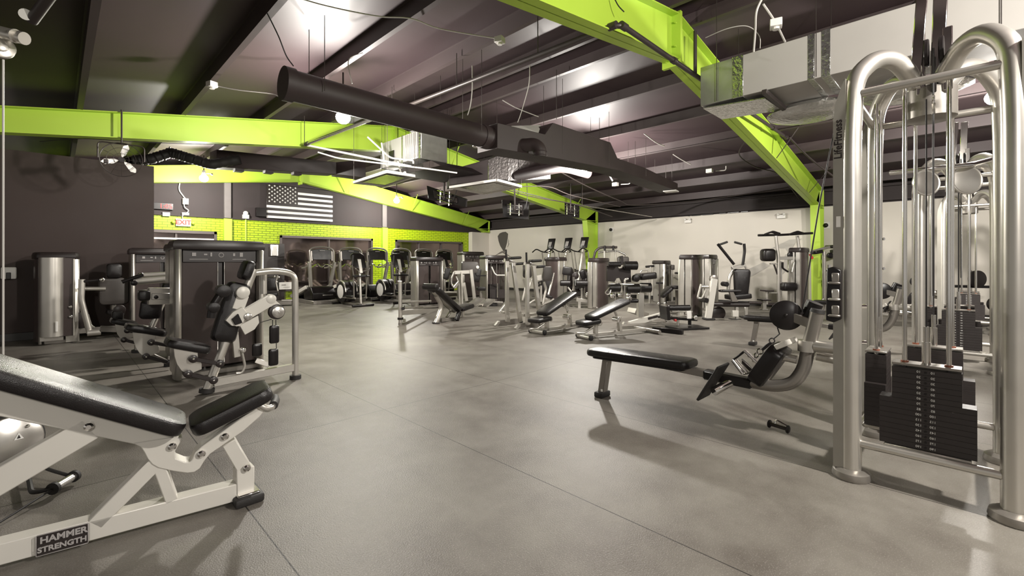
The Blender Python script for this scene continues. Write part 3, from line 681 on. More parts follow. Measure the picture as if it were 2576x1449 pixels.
# stirrup handle lying on the floor
a_, b_ = PD(137, 1247, 2.32), PD(184, 1213, 2.44); a_.z, b_.z = .045, .045
t = thing('stirrup_handle', 'silver stirrup handle on a black strap lying on the floor behind the bench', 'cable handle', (a_+b_)/2-UP*.045)
link('grip', M().cyl(a_, b_, .02, 18), steel, t)
link('end_cap', M().cyl(a_-(b_-a_)*.12, a_+(b_-a_)*.02, .03, 16), rubber, t); link('end_cap', M().cyl(b_-(b_-a_)*.02, b_+(b_-a_)*.12, .03, 16), rubber, t)
r_ = PD(68, 1195, 2.52)
r_.z = .10
link('strap', M().tube([a_, a_+V((-.08, 0, .0)), r_+V((-.0, .0, -.05)), r_], .011, 8, .05).tube([b_, (b_+r_)/2-V((0, 0, .01)), r_], .009, 8, .05), rubber, t)
link('steel_ring', M().ringtube(r_+UP*.02, V((1, .4, 0)), .022, .005, 20, 8), chrome, t)
link('cord', M().tube([a_, a_+V((-.18, -.2, -.03)), a_+V((-.45, -.5, -.035))], .005, 7, .1), cable_bk, t)
# spot pipe high on the left
p, q = PD(140, -30, 2.9), PD(80, 52, 3.05)
t = thing('ceiling_pipe_stub', 'dark tube with pale end cap poking in at the top left corner', 'pipe', p)
link('tube_body', M().cyl(p, q, .032, 16), pipe_dk, t); link('end_cap', M().cyl(PD(72, 40, 3.05), PD(64, 36, 3.0), .035, 18), white_pl, t)
# ================================================================ cable jungle on the right
fin_paint = mat('fin_paint', (.30, .285, .25), .45, .3)
def jungle(u0, v0, label, full=True, grp='four post cable towers in a row'):
    t = thing('cable_tower', label, 'cable machine', (u0, v0, 0), grp)
    hu, hv = .435, .305; c = V((u0, v0, 0)); T = 2.34
    P4 = [V((u0-hu, v0+hv, 0)), V((u0-hu, v0-hv, 0)), V((u0+hu, v0+hv, 0)), V((u0+hu, v0-hv, 0))]
    for i, p in enumerate(P4):
        ind = (V((c.x, c.y, 0))-p).normalized()
        out = p-ind*.0
        top = [out+UP*.03, out+UP*1.2, out+UP*(T-.42), out+UP*(T-.12)+ind*.02, out+UP*(T-.0)+ind*.16, out+ind*.30+UP*(T-.0), c+UP*(T-.13)-ind*.09]
        col = link('post', M().tube(top, .047, 20, .16), silver, t); col['label'] = 'oval silver post curving over to the hub'
        # flat outer fin of each post
        side = V((0, 1, 0)) if p.y > v0 else V((0, -1, 0))
        if full or i < 2:
            link('outer_fin', M().loft([[out+side*(.02+y)+V((x, 0, z)) for x, y in ((-.036, 0), (-.036, w_), (.03, w_), (.03, 0))] for z, w_ in ((.05, .058), (T-.36, .058), (T-.27, .05), (T-.17, .02), (T-.13, .004))]), fin_paint, col)
        link('post_foot', M().tube([out+UP*.0, out+UP*.012, out+UP*.04, out+UP*.055], [.085, .09, .085, .06], 20), silver_dk, t)
    link('hub', M().tube([c+UP*(T-.33), c+UP*(T-.32), c+UP*(T-.16), c+UP*(T-.15)], [.10, .115, .115, .1], 28), silver_dk, t)
    link('hub_top_bracket', M().bar(c+UP*(T-.16)+V((-.06, -.03, 0)), c+UP*(T+.45)+V((-.10, -.05, 0)), .06, .03).bar(c+UP*(T-.16)+V((-.12, .06, 0)), c+UP*(T+.45)+V((-.15, .02, 0)), .05, .02), chrome, t)
    for k, s in enumerate((-1, 1)):
        for z, nm in ((T-.22, 'upper_rail'), (.20, 'lower_rail')):
            link(nm, M().tube([P4[0 if s < 0 else 2]+UP*z, P4[1 if s < 0 else 3]+UP*z], .022, 12), silver, t)
            link(nm, M().tube([P4[0 if s > 0 else 1]+UP*z, P4[2 if s > 0 else 3]+UP*z], .022, 12), silver, t)
    # four weight stacks, one per side
    for k, (dx, dy, W) in enumerate(((-1, 0, .37), (1, 0, .37), (0, 1, .30), (0, -1, .40))):
        nrm = V((dx, dy, 0)); sd = V((-dy, dx, 0)) if dx else V((1, 0, 0)); cc = c+nrm*((hu-.07) if dx else (hv-.07))
        if k == 3: continue
        st = link('weight_stack', M(), plate_iron, t)
        bm = M()
        for j in range(15):
            z = .245+j*.0275; w = W if j < 9 else W*.72
            lo = -.5*w if not dx else -.5*w-(.02 if j < 9 else 0)
            bm.box(cc+UP*z, (.10 if dx else w, w if dx else .10, .0271), 0, .0008)
        bmesh.ops.translate(bm.bm, verts=bm.bm.verts, vec=-c); bm.bm.to_mesh(st.data); bm.bm.free()
        cap_ = link('top_plate', M().box(cc+UP*.660, (.104 if dx else W*.72, W*.72 if dx else .104, .012), 0, .002), silver_dk, st)
        for q in (-1, 1):
            link('guide_rod', M().cyl(cc+sd*q*.085+UP*.2, cc+sd*q*.085+UP*(T-.2), .0105, 12), chrome, t)
            link('rod_collar', M().cyl(cc+sd*q*.085+UP*.664, cc+sd*q*.085+UP*.674, .017, 12), red_br, st)
        link('lift_rod', M().cyl(cc+UP*.66, cc+UP*.78, .018, 14).cyl(cc+UP*.78, cc+UP*.86, .012, 12), chrome, st)
        link('lift_cable', M().tube([cc+UP*.86, cc+UP*(T-.3)], .0035, 6), cable_bk, t)
        link('stack_rail', M().box(cc+UP*.218, (.12 if dx else W*.9, W*.9 if dx else .12, .02), 0, .004), silver, t)
        if k == 0:
            nums = ['10', '20', '30', '40', '50', '60', '70', '85', '100', '115', '130', '145', '160', '175', '190']
            f = cc+nrm*.0515
            for q in (-1, 1):
                for j, s_ in enumerate(nums): text('plate_number', s_, label_white, f-sd*(q*.027)*-1+UP*(.630-j*.0275), -sd if dx < 0 else sd, UP, .0165, st, .0006)
            hm = M()
            for j in range(15): hm.cyl(f+UP*(.630-j*.0275), f+nrm*.002+UP*(.630-j*.0275), .005, 8)
            link('pin_hole_row', hm, plastic, st)
    # twin pulleys and a carabiner at the hub
    pq = c+V((-.12, -.02, T+.02))
    pul = link('pulley_pair', M().disc(pq+V((0, .03, .0)), V((0, 1, 0)), .075, .022).disc(pq+V((0, -.03, .0)), V((0, 1, 0)), .075, .022).disc(pq+V((0.02, .0, -.17)), V((0, 1, 0)), .055, .022), plastic, t)
    link('pulley_bracket', M().bar(pq+V((0, .055, .12)), pq+V((.02, .055, -.22)), .04, .012).bar(pq+V((0, -.055, .12)), pq+V((.02, -.055, -.22)), .04, .012), chrome, pul)
    link('hanging_cable', M().tube([pq+V((-.06, 0, 0)), pq+V((-.07, 0, -.5)), pq+V((-.05, .0, -1.35))], .0045, 8), cable_bk, t)
    link('carabiner', M().ringtube(pq+V((-.065, 0, -.28)), V((0, 1, .1)), .022, .005, 20, 8).tube([pq+V((-.065, 0, -.3)), pq+V((-.065, 0, -.36))], .008, 8), chrome, t)
    if full:
        fz = P4[0]+V((-.03, .0, 0))
        text('post_logo', 'LifeFitness', cap_grey, P4[0]+V((-.037, .053, 1.88)), (0, 0, 1), (0, 1, 0), .052, t, .001, fat=.02)
        link('care_sticker', M().box(P4[0]+V((-.037, .053, 1.42)), (.004, .02, .06), 0, 0), paper, t)
        # accessory holder
        o = P4[0]+V((-.075, .07, 1.02)); hm = M()
        hm.prism([o+V((0, .035, -.15)), o+V((0, .03, .14)), o+V((0, -.0, .15)), o+V((0, -.035, .13)), o+V((0, -.035, -.14)), o+V((0, 0, -.16))], (.035, 0, 0), .004)
        h_ = link('accessory_holder', hm, plastic, t); h_['label'] = 'black plastic accessory rack with three slots'
        for z in (-.09, 0, .09): link('slot', M().box(o+V((-.002, -.01, z)), (.01, .035, .05), 0, .004).bar(o+V((-.02, .02, z-.03)), o+V((-.02, -.035, z-.03)), .03, .012), silver_dk if z else silver, h_)
        m = M()
        for z in (.95, .75): m.cyl(P4[0]+V((.03, -.03, z)), P4[0]+V((.045, -.06, z)), .012, 8); m.cyl(P4[2]+V((-.03, -.03, z+.4)), P4[2]+V((-.045, -.06, z+.4)), .01, 8)
        link('adjuster_knob', m, chrome, t)
    return t
red_br = mat('copper_collar', (.28, .10, .06), .4, .5)
jungle(3.555, .15, 'nearest four post silver cable tower with numbered weight stack, far right')
jungle(7.44, .07, 'second cable tower in the row, seen through the nearest one', False)
jungle(11.1, -.02, 'farthest cable tower in the row, seen through the nearer two', False)
t = thing('pulldown_cable_head', 'grey oval guard plates of a pulldown pulley inside the second cable tower', 'pulley guard', PD(2400, 450, 4.6))
for px, py, r, d in ((2432, 452, .14, 4.6), (2330, 460, .12, 4.5)):
    p = PD(px, py, d); nn = V((-.75, -.65, .05)).normalized(); g_ = link('guard_plate', M().disc(p, nn, r, .015, 32), silver if px > 2400 else silver_dk, t)
    link('guard_rim', M().ringtube(p, nn, r, .012, 32), silver, g_)
link('carrier_tube', M().tube([PD(2240, 435, 4.9), PD(2330, 425, 4.6), PD(2440, 415, 4.5), PD(2500, 400, 4.9)], .025, 12, .1), chrome, t)
link('carrier_post', M().tube([PD(2385, 470, 4.7), V((PD(2385, 470, 4.7).x, PD(2385, 470, 4.7).y, 2.3))], .02, 10), chrome, t)
# ---------------- low row benches hooked to the tower sides
def low_row(du, dv, label, det=True):
    C = V((du, dv, 0)); t = thing('low_row_bench', label, 'rowing bench', C+V((3.42, 1.6, 0)), 'long low row benches beside the cable towers')
    LP = Plane((3.42, 2.3, 0), 90)
    def p(x, y, off=0.0): return LP(x, y, off)+C
    # seat
    A, B_ = p(1490, 872), p(1745, 905); d = (B_-A).normalized()
    link('seat_pad', M().pad(A-UP*.035, B_-UP*.035, .24, .062, UP, .02), vinyl, t)
    link('pad_base', M().pad(A+d*.05-UP*.074, B_-d*.05-UP*.074, .19, .02, UP, .006), plastic, t)
    link('seat_beam', M().bar(p(1545, 893), p(1790, 942), .07, .05), silver_dk, t)
    link('front_leg', M().bar(p(1530, 885), p(1515, 993), .075, .055, (0, 1, 0)), silver_dk, t)
    f = p(1515, 997); f.z = .025; link('leg_foot', M().box(f, (.14, .085, .05), 0, .012, None, 2), rubber, t)
    link('leg_sticker', M().box(p(1520, 980)+V((-.03, 0.0, 0)), (.02, .02, .02), 0, 0), paper, t)
    link('beam_sleeve', M().bar(p(1772, 940), p(1895, 965), .085, .07, UP, .012), plastic, t)
    link('curved_beam', M().tube([p(1890, 962), p(1950, 972), p(1995, 965), p(2022, 930), p(2032, 880), p(2045, 830), p(2056, 785)], .04, 18, .12), silver_dk, t)
    link('beam_cap', M().tube([p(2056, 786), p(2058, 778)], [.043, .038], 18), rubber, t)
    q = p(2030, 868)
    link('coupling_ring', M().tube([q-UP*.04, q+UP*.03], .052, 20), silver, t)
    link('link_arm', M().tube([q+V((0, -.04, 0)), V((q.x, .50+dv+.12, q.z-.0)), V((q.x+.02, .47+dv, q.z))], .038, 16, .05), silver, t)
    link('link_arm', M().tube([q+V((0.05, -.04, -.07)), V((q.x+.1, .45+dv+.02, q.z-.10))], .03, 16), silver, t)
    # foot block
    a, b_ = p(1905, 958), p(1968, 872); sl = (b_-a).normalized()
    link('foot_block', M().pad(a, b_, .26, .10, sl.cross(V((1, 0, 0))), .012), plastic, t)
    link('foot_block_top', M().bar(p(1963, 869, -.12), p(1992, 858, .12), .075, .035, (0, .6, 1)), white_paint, t)
    fp0, fp1 = p(1768, 1000, -.16), p(1820, 918, -.16)
    link('foot_plate', M().bar(fp0, fp1, .20, .018, (fp1-fp0).cross(V((1, 0, 0))), .004), rubber, t)
    link('foot_plate_axle', M().cyl(p(1795, 985, -.15), p(1845, 958, .0), .030, 14), chrome, t)
    link('foot_block_brace', M().tube([p(2005, 905, .0), p(1960, 895, .0), p(1925, 950, 0)], .028, 12, .06), silver, t)
    # big pulley and its arm
    w_ = p(1978, 793); link('pulley_wheel', M().disc(w_, V((-1, -.25, 0)), .098, .03, 36, .008).disc(w_+V((-.012, 0, 0)), V((-1, -.25, 0)), .012, .025, 16), plastic, t)
    link('pulley_arm', M().bar(w_+V((.03, 0, 0)), p(2046, 815), .05, .06), silver_dk, t)
    link('motor_box', M().cyl(w_+V((.06, -.10, -.03)), w_+V((.06, -.15, .09)), .05, 16), plastic, t)
    if det:
        hk = p(1961, 840)
        cb = link('cable', M().tube([w_+V((0, -.09, .03)), p(2060, 520), p(2125, 200, .05)], .0045, 7), cable_bk, t)
        link('cable', M().tube([w_+V((-.01, .05, -.085)), hk, p(1945, 853)], .0045, 7), cable_bk, t)
        hh = thing('row_handle', 'chrome double row handle hanging on the cable above the foot plates', 'cable handle', p(1870, 915))
        link('hook', M().ringtube(p(1942, 857), V((1, .2, 0)), .016, .004, 18, 8).tube([p(1939, 861), p(1928, 868), p(1916, 879)], .006, 7).tube([p(1941, 863), p(1930, 872), p(1918, 881)], .006, 7), cable_bk, hh)
        link('shackle', M().ringtube(p(1911, 884), V((1, .3, 0)), .018, .0055, 18, 8).ringtube(p(1902, 894), V((.5, 1, 0)), .016, .005, 18, 8), chrome, hh)
        link('axle', M().cyl(p(1873, 882, -.01), p(1909, 916, -.01), .013, 14).cyl(p(1884, 892, -.01), p(1888, 896, -.01), .018, 14).cyl(p(1896, 904, -.01), p(1900, 908, -.01), .018, 14), chrome, hh)
        for o in (-.045, .0):
            a1, a2 = (p(1842, 906, -.03), p(1869, 940, -.03)) if o else (p(1848, 902, .0), p(1878, 937, .0))
            link('grip', M().cyl(a1, a2, .012, 14), chrome, hh)
        link('side_bar', M().bar(p(1845, 905), p(1874, 883), .03, .014), plastic, hh); link('side_bar', M().tube([p(1870, 940), p(1891, 937), p(1908, 916)], .008, 8, .02), chrome, hh)
        link('inner_bar', M().cyl(p(1866, 903, .02), p(1895, 929, .02), .006, 10), chrome, hh); link('inner_plate', M().prism([p(1866, 904, .03), p(1895, 930, .03), p(1885, 934, .03), p(1866, 914, .03)], (.004, 0, 0)), cap_grey, hh)
    return t
low_row(0, 0, 'low row bench with chrome handle, hooked to the nearest cable tower')
lr2 = low_row(3.62, -.12, 'farther low row bench seen behind the big black pulley', False)
lr3 = dup(lr2, V(lr2.location)+V((3.7, -.1, 0)), 0, 'farthest low row bench, seen between the posts of the nearest cable tower')
# short black handle lying on the floor
t = thing('dumbbell_handle', 'short black ankle handle lying alone on the floor, right of centre', 'cable handle', G(1958, 1080))
a_, b_ = G(1936, 1066, .03), G(1982, 1080, .03)
link('bar', M().cyl(a_, b_, .013, 12), cap_grey, t)
for p in (a_, b_): link('end_disc', M().disc(p, b_-a_, .028, .014), plastic, t)
link('clip', M().tube([a_.lerp(b_, .3)+UP*.0, a_.lerp(b_, .55)+V((.02, .03, .04)), b_+UP*.02], .006, 7, .03), chrome, t)
# ================================================================ machine kit: parts digitised on a machine's own upright plane
class K:
    def __init__(s, plane, t, crop): s.P = plane; s.t = t; s.c = crop
    def p(s, q, off=0.0):
        return s.P(s.c[0]+q[0]/s.c[2], s.c[1]+q[1]/s.c[2], off+(q[2] if len(q) > 2 else 0))
    def _s(s, off, sym): return [off] if not sym else [off-sym, off+sym]
    def tube(s, name, pts, r, off=0.0, m=None, bend=.05, sym=0, n=12, par=None):
        for o in s._s(off, sym): x = link(name, M().tube([s.p(q, o) for q in pts], r, n, bend), m or silver, par or s.t)
        return x
    def bar(s, name, a, b_, h, w, off=0.0, m=None, sym=0, par=None):
        for o in s._s(off, sym):
            A, B_ = s.p(a, o), s.p(b_, o); x = link(name, M().bar(A, B_, w, h, (B_-A).cross(s.P.n)), m or silver, par or s.t)
        return x
    def pad(s, name, a, b_, w, th, off=0.0, m=None, r=.02, sym=0, par=None, taper=1.0):
        for o in s._s(off, sym):
            A, B_ = s.p(a, o), s.p(b_, o); x = link(name, M().pad(A, B_, w, th, (B_-A).cross(s.P.n), r, taper), m or vinyl, par or s.t)
        return x
    def fpad(s, name, a, b_, w, th, off=0.0, m=None, r=.02, taper=1.0, par=None):
        """cushion lying in the machine plane, thickness across it"""
        A, B_ = s.p(a, off), s.p(b_, off); return link(name, M().pad(A, B_, w, th, s.P.n, r, taper), m or vinyl, par or s.t)
    def disc(s, name, c, r, th, off=0.0, m=None, sym=0, nrm=None, par=None):
        for o in s._s(off, sym): x = link(name, M().disc(s.p(c, o), nrm or s.P.n, r, th), m or plastic, par or s.t)
        return x
    def roll(s, name, c, L, r, off=0.0, m=None, sym=0, d=None, par=None):
        """foam roller whose axis runs across the plane (or along d)"""
        d = d or s.P.n
        for o in s._s(off, sym): c0 = s.p(c, o); x = link(name, M().tube([c0-d*L/2, c0-d*(L/2-.012), c0+d*(L/2-.012), c0+d*L/2], [r*.8, r, r, r*.8], 18), m or vinyl, par or s.t)
        return x
    def plate(s, name, pts, th, off=0.0, m=None, bev=.003, par=None):
        return link(name, M().prism([s.p(q, off-th/2) for q in pts], s.P.n*th, bev), m or silver, par or s.t)
def tower(x, y, rz, h, W=.80, D=.30, t=None, label=None, open_=False, icons=True, grp=None, name='weight_tower', cat='weight tower'):
    """selectorised weight tower; front looks along local -y"""
    c, s_ = math.cos(math.radians(rz)), math.sin(math.radians(rz)); X, Y = V((c, s_, 0)), V((-s_, c, 0)); O = V((x, y, 0))
    own = t is None
    if own: t = thing(name, label, cat, O, grp)
    def w(a, b_, z): return O+X*a+Y*b_+UP*z
    R = Matrix((X, Y, UP)).transposed()
    hc = .10
    for q in (-1, 1):
        pr = [(-.034, -.02), (-.022, -.075), (0, -.09), (.022, -.075), (.034, -.02), (.034, .06), (-.034, .06)]
        ps = link('tower_post', M().prism([w(q*(W/2-.035)+a, -.03+b_, .012) for a, b_ in pr], UP*(h-hc-.012), .003), silver, t)
        link('side_panel', M().prism([w(q*(W/2-.012), .05, .05), w(q*(W/2-.012), D*.82, .05), w(q*(W/2-.012), D*.82, h-hc), w(q*(W/2-.012), .05, h-hc)], X*(-.018*q), .003), silver, t)
        link('rear_post', M().tube([w(q*(W/2-.05), D*.8, .01), w(q*(W/2-.05), D*.8, h-hc)], .02, 10), silver_dk, t)
    out = []
    for k in range(13):
        f = -1+2*k/12; out.append((f*W/2*1.02, -.13+.05*abs(f)**3))
    out += [(W/2*1.02*math.cos(a_), D*.78+.10*math.sin(a_)) for a_ in [math.pi*j/10 for j in range(11)]]
    m = M()
    def sc(f, z): return [w(a*f, (b_-.1)*f+.1, z) for a, b_ in out]
    m.loft([sc(.985, h-hc), sc(1, h-hc+.01), sc(1, h-.045), sc(.965, h-.012), sc(.90, h)]); link('tower_cap', m, cap_grey, t)
    hd = link('header_panel', M().box(w(0, -.035, h-hc-.065), (W-.15, .03, .13), 0, .003, R), cap_grey, t)
    if icons:
        m = M()
        for a, ww, hh in ((-.24, .035, .035), (-.14, .03, .015), (-.09, .015, .04), (.12, .02, .03), (.19, .03, .045), (-.2, .16, .006), (.17, .13, .006)):
            m.box(w(a, -.054, h-hc-(.05 if hh > .01 else .1)), (ww, .003, hh), 0, 0, R)
        link('pictogram_print', m, label_grey, hd)
        link('round_mark', M().ringtube(w(0, -.053, h-hc-.055), Y, .022, .004, 20, 6), label_grey, hd)
    if not open_:
        for q in (-1, 1):
            link('shroud_panel', M().prism([w(q*(W/2-.075), -.02, .10), w(q*.035, -.05, .10), w(q*.035, -.05, h-hc-.13), w(q*(W/2-.075), -.02, h-hc-.13)], Y*.012, .002), shroud, t)
        link('centre_slot', M().box(w(0, -.0, (h-hc-.13+.1)/2), (.05, .02, h-.33), 0, .002, R), cap_grey, t)
        link('slot_strip', M().box(w(-.03, -.048, (h-hc-.13+.1)/2), (.006, .006, h-.33), 0, 0, R).box(w(.03, -.048, (h-hc-.13+.1)/2), (.006, .006, h-.33), 0, 0, R), chrome, t)
    else:
        st = link('weight_stack', M(), plate_iron, t); bm = M()
        for j in range(14): bm.box(w(0, .08, .16+j*.03), (W-.36, .12, .028), 0, .001, R)
        bmesh.ops.translate(bm.bm, verts=bm.bm.verts, vec=-V(t.location)); bm.bm.to_mesh(st.data); bm.bm.free()
        for q in (-1, 1): link('guide_rod', M().cyl(w(q*.09, .08, .1), w(q*.09, .08, h-hc), .01, 8), chrome, t)
    rs = [((W/2-.04)*math.cos(a_), D*.76+.09*math.sin(a_)) for a_ in [math.pi*j/12 for j in range(13)]]
    link('rear_shroud', M().loft([[w(a, b_, z) for a, b_ in rs] for z in (.04, h-hc)]), shroud, t)
    link('tower_base', M().box(w(0, .1, .03), (W-.05, D*.85, .06), 0, .01, R), silver_dk, t)
    return t
C1, C3, C4, C5, C6, C7 = (0, 560, 3.293), (640, 560, 5.574), (1000, 560, 5.175), (1300, 560, 4.675), (1640, 560, 4.529), (1460, 700, 3.45)
# ---------------------------------------------------------------- near left: row of three selectorised machines and one by the wall
t = thing('lateral_raise_machine', 'nearest left weight machine with bent tube frame, dark pads and curved seat plate', 'weight machine', (1.2, 4.9, 0), 'weight machines along the left side')
tower(1.235, 5.66, 0, 1.42, .82, .32, t)
k = K(Plane((1.0, 4.85, 0), 0), t, C1)
def seat_unit(k, dx, dy, s, link_m=None):
    def f(L): return [(dx+(x-1440)*s, dy+(y-1000)*s) for x, y in L]
    k.pad('seat', *f([(1375, 985), (1725, 1048)]), .30, .07)
    k.plate('seat_guide_plate', f([(1437, 1040), (1640, 1062), (1640, 1120), (1672, 1170), (1672, 1215), (1600, 1245), (1540, 1255), (1500, 1225), (1465, 1175), (1445, 1110)]), .012, -.12)
    for a, b_ in (((1600, 1128), (1822, 1168)), ((1556, 1252), (1768, 1305))):
        A, B_ = f([a, b_])
        lk = k.bar('seat_link', A, B_, .036, .03, -.15, cap_grey)
        for q in (A, B_):
            k.disc('link_joint', q, .033*s**.0, .04, -.15, cap_grey, par=lk); k.disc('pin', q, .008, .046, -.152, chrome, par=lk)
seat_unit(k, 1440, 1000, 1)
k.tube('seat_column', [(1715, 1385), (2105, 385)], .038, 0, silver, 0)
k.tube('column_foot', [(1712, 1405), (1716, 1372)], .062, 0, rubber, 0)
k.fpad('back_pad', (1838, 985), (1985, 500), .20, .16, 0, vinyl, .05, 1.0)
k.pad('head_pad', (2010, 470), (2068, 318), .22, .085, 0, vinyl, .03)
k.tube('roller_arm', [(1845, 565, -.2), (1765, 690, -.2), (1750, 790, -.2)], .035, 0, plastic, .03)
k.disc('roller', (1845, 565), .055, .10, -.2, vinyl); k.disc('roller', (1765, 700), .045, .10, -.2, vinyl)
k.tube('frame_tube', [(2075, 420), (2280, 395), (2440, 425), (2447, 560), (2447, 1265)], .031, .0, silver, .16)
k.tube('frame_tube', [(2185, 400, .25), (2185, 590, .25)], .03, .0, silver, 0)
k.tube('tube_foot', [(2447, 1312), (2447, 1262)], .055, 0, rubber, 0)
k.bar('base_rail', (1765, 1325), (2430, 1198), .072, .06, .0, silver)
k.bar('base_rail', (2120, 1140, .25), (2230, 1180, .2), .05, .06, .0, silver)
k.bar('swing_arm', (1925, 825), (2240, 640), .105, .06, -.06, white_paint)
k.disc('arm_end', (2240, 632), .045, .07, -.06, white_paint)
k.plate('arm_bracket', [(1870, 810), (1930, 740), (2010, 700), (2060, 760), (1990, 860), (1920, 855)], .05, -.10, white_paint)
k.plate('arm_socket', [(1922, 800), (1975, 755), (2010, 830), (1950, 850)], .06, -.12, plastic)
k.disc('arm_knob', (2050, 778), .035, .05, -.11, steel)
k.disc('hub_disc', (2010, 578), .056, .05, -.10, white_paint)
k.bar('hub_arm', (2010, 600), (1965, 720), .10, .05, -.06, white_paint)
k.plate('cam_guard', [(1985, 850), (2140, 770), (2148, 830), (2110, 885), (2030, 930)], .02, -.10, white_paint)
k.disc('cable_wheel', (2290, 738), .074, .045, -.05, cap_grey); k.disc('wheel_face', (2300, 740), .058, .05, -.055, steel); k.disc('wheel_pin', (2308, 740), .01, .056, -.06, chrome)
k.plate('wheel_guard', [(2235, 640), (2290, 650), (2345, 700), (2350, 760), (2300, 690), (2245, 700)], .05, -.04, white_paint)
k.bar('drop_post', (1935, 840), (1962, 1112), .055, .05, 0, silver)
k.disc('drop_knob', (2010, 1055), .024, .05, -.04, chrome)
k.tube('hook_rod', [(2005, 1075), (2030, 1190), (2005, 1245), (1955, 1250)], .012, -.03, silver, .03)
for a, b_, c in (((2272, 850), (2272, 1000), 0), ((2265, 1045), (2265, 1185), 0), ((2130, 1000), (2130, 1108), .1)):
    k.fpad('pulley_block', a, b_, .09, .05, c, plastic, .02)
k.tube('cable', [(2258, 805), (2258, 860)], .004, 0, cable_bk, 0); k.tube('cable', [(2285, 805), (2290, 1050)], .004, 0, cable_bk, 0); k.tube('cable', [(2130, 835), (2250, 800)], .004, -.03, cable_bk, 0)
# second of the row
t = thing('seated_machine', 'second left weight machine, silver box arm, seat behind the nearest one', 'weight machine', (.8, 6.3, 0), 'weight machines along the left side')
tower(1.36, 6.85, 0, 1.42, .82, .32, t)
k = K(Plane((.7, 6.35, 0), 0), t, C1)
seat_unit(k, 1100, 870, .95)
k.bar('press_arm', (1225, 610), (1442, 605), .18, .12, -.1, silver); k.bar('arm_inlay', (1255, 612), (1442, 610), .07, .02, -.17, steel); k.disc('inlay_hole', (1293, 617), .02, .03, -.175, plastic)
k.pad('arm_end_pad', (1190, 558), (1190, 645), .18, .10, -.1, vinyl)
k.fpad('side_pad', (1240, 800), (1262, 640), .20, .10, .1, vinyl, .04)
k.tube('slanted_tube', [(1350, 655), (1255, 870)], .03, .1, silver, 0); k.fpad('rear_pad', (1410, 640), (1410, 500), .16, .1, .3, vinyl, .04)
k.tube('pedestal', [(1160, 1010), (1160, 1060)], .05, .05, silver, 0); k.tube('pedestal_foot', [(1160, 1050), (1160, 1072)], .075, .05, rubber, 0)
k.tube('foot', [(1418, 1110), (1402, 1175)], .03, .1, silver, 0); k.tube('foot_cap', [(1402, 1165), (1400, 1200)], .05, .1, rubber, 0)
k.bar('base_rail', (1180, 1065, .1), (1440, 1180, .1), .05, .05, .0, silver_dk)
# third of the row
t = thing('chest_press_machine', 'third left weight machine with two bright press arms', 'weight machine', (1.15, 9.2, 0), 'weight machines along the left side')
tower(1.22, 9.35, 0, 1.41, .82, .32, t)
k = K(Plane((.9, 7.7, 0), 0), t, C1)
seat_unit(k, 955, 815, .62)
k.tube('press_arm', [(1372, 430), (1150, 440)], .035, 0, silver, 0); k.tube('press_arm', [(1372, 470), (1120, 490)], .045, -.1, silver, 0)
k.tube('grip', [(1185, 432), (1010, 492)], .025, -.12, plastic, 0); k.disc('arm_knob', (1110, 500), .035, .06, -.15, plastic); k.disc('arm_knob', (1165, 433), .03, .06, -.1, chrome)
k.tube('lower_arm', [(1290, 800), (1250, 850)], .03, .1, silver, 0)
k.fpad('thigh_pad', (925, 770), (1025, 765), .12, .1, .0, vinyl, .03); k.disc('adjust_wheel', (990, 720), .06, .08, 0, cap_grey)
k.bar('floor_frame', (830, 880), (1150, 890), .07, .1, .3, silver_dk)
# machine by the partition wall
t = thing('seated_row_machine', 'weight machine against the dark left wall, tower seen from its side', 'weight machine', (.3, 9.4, 0), 'weight machines along the left side')
m = M(); O = V((.05, 9.62, 0))
t1 = tower(.12, 9.62, 90, 1.33, .62, .36, t, icons=False)
k = K(Plane((0, 9.25, 0), 0), t, C1)
k.tube('side_column', [(430, 940), (430, 290)], .135, .05, silver, 0, n=20); k.plate('side_panel', [(490, 945), (605, 935), (605, 295), (490, 290)], .03, .0, shroud); k.tube('edge_strip', [(612, 935), (612, 300)], .012, -.02, silver, 0)
k.plate('column_label', [(458, 905), (480, 905), (480, 820), (458, 820)], .01, -.10, paper)
for q in ((583, 697), (586, 777)): k.disc('bolt_head', q, .02, .03, -.02, chrome)
k.tube('cross_tube', [(612, 548), (875, 548)], .03, .1, silver, 0)
k.tube('swing_lever', [(680, 470), (672, 640), (745, 915)], .038, -.1, silver, .05)
k.tube('lever_grip', [(695, 487), (848, 473)], .02, -.12, plastic, 0); k.disc('grip_end', (845, 473), .03, .03, -.14, chrome)
k.tube('foot_bar', [(722, 915), (835, 905)], .045, -.15, silver, 0)
k.fpad('head_pad', (880, 398), (1015, 398), .22, .1, .1, vinyl, .04); k.fpad('back_pad', (945, 680), (945, 455), .36, .1, .15, vinyl_grey, .04)
k.tube('seat_post', [(945, 760), (945, 680)], .05, .2, silver_dk, 0); k.bar('floor_rail', (620, 900), (1010, 870), .08, .06, .15, silver_dk)
k.disc('cam', (650, 810), .12, .05, .1, cap_grey); k.tube('short_rod', [(725, 760), (750, 850), (780, 870)], .02, -.05, chrome, .02); k.pad('seat', (880, 740), (1030, 745), .3, .07, .1)
# dispenser on the left wall
p = PV(22, 687, 10.08); t = thing('hand_dispenser', 'pale dispenser on the dark left wall', 'dispenser', p)
link('body', M().box(p, (.16, .1, .18), 0, .02, None, 2), white_pl, t); link('nozzle', M().box(p-V((0, .05, .04)), (.05, .03, .1), 0, .006), plastic, t)
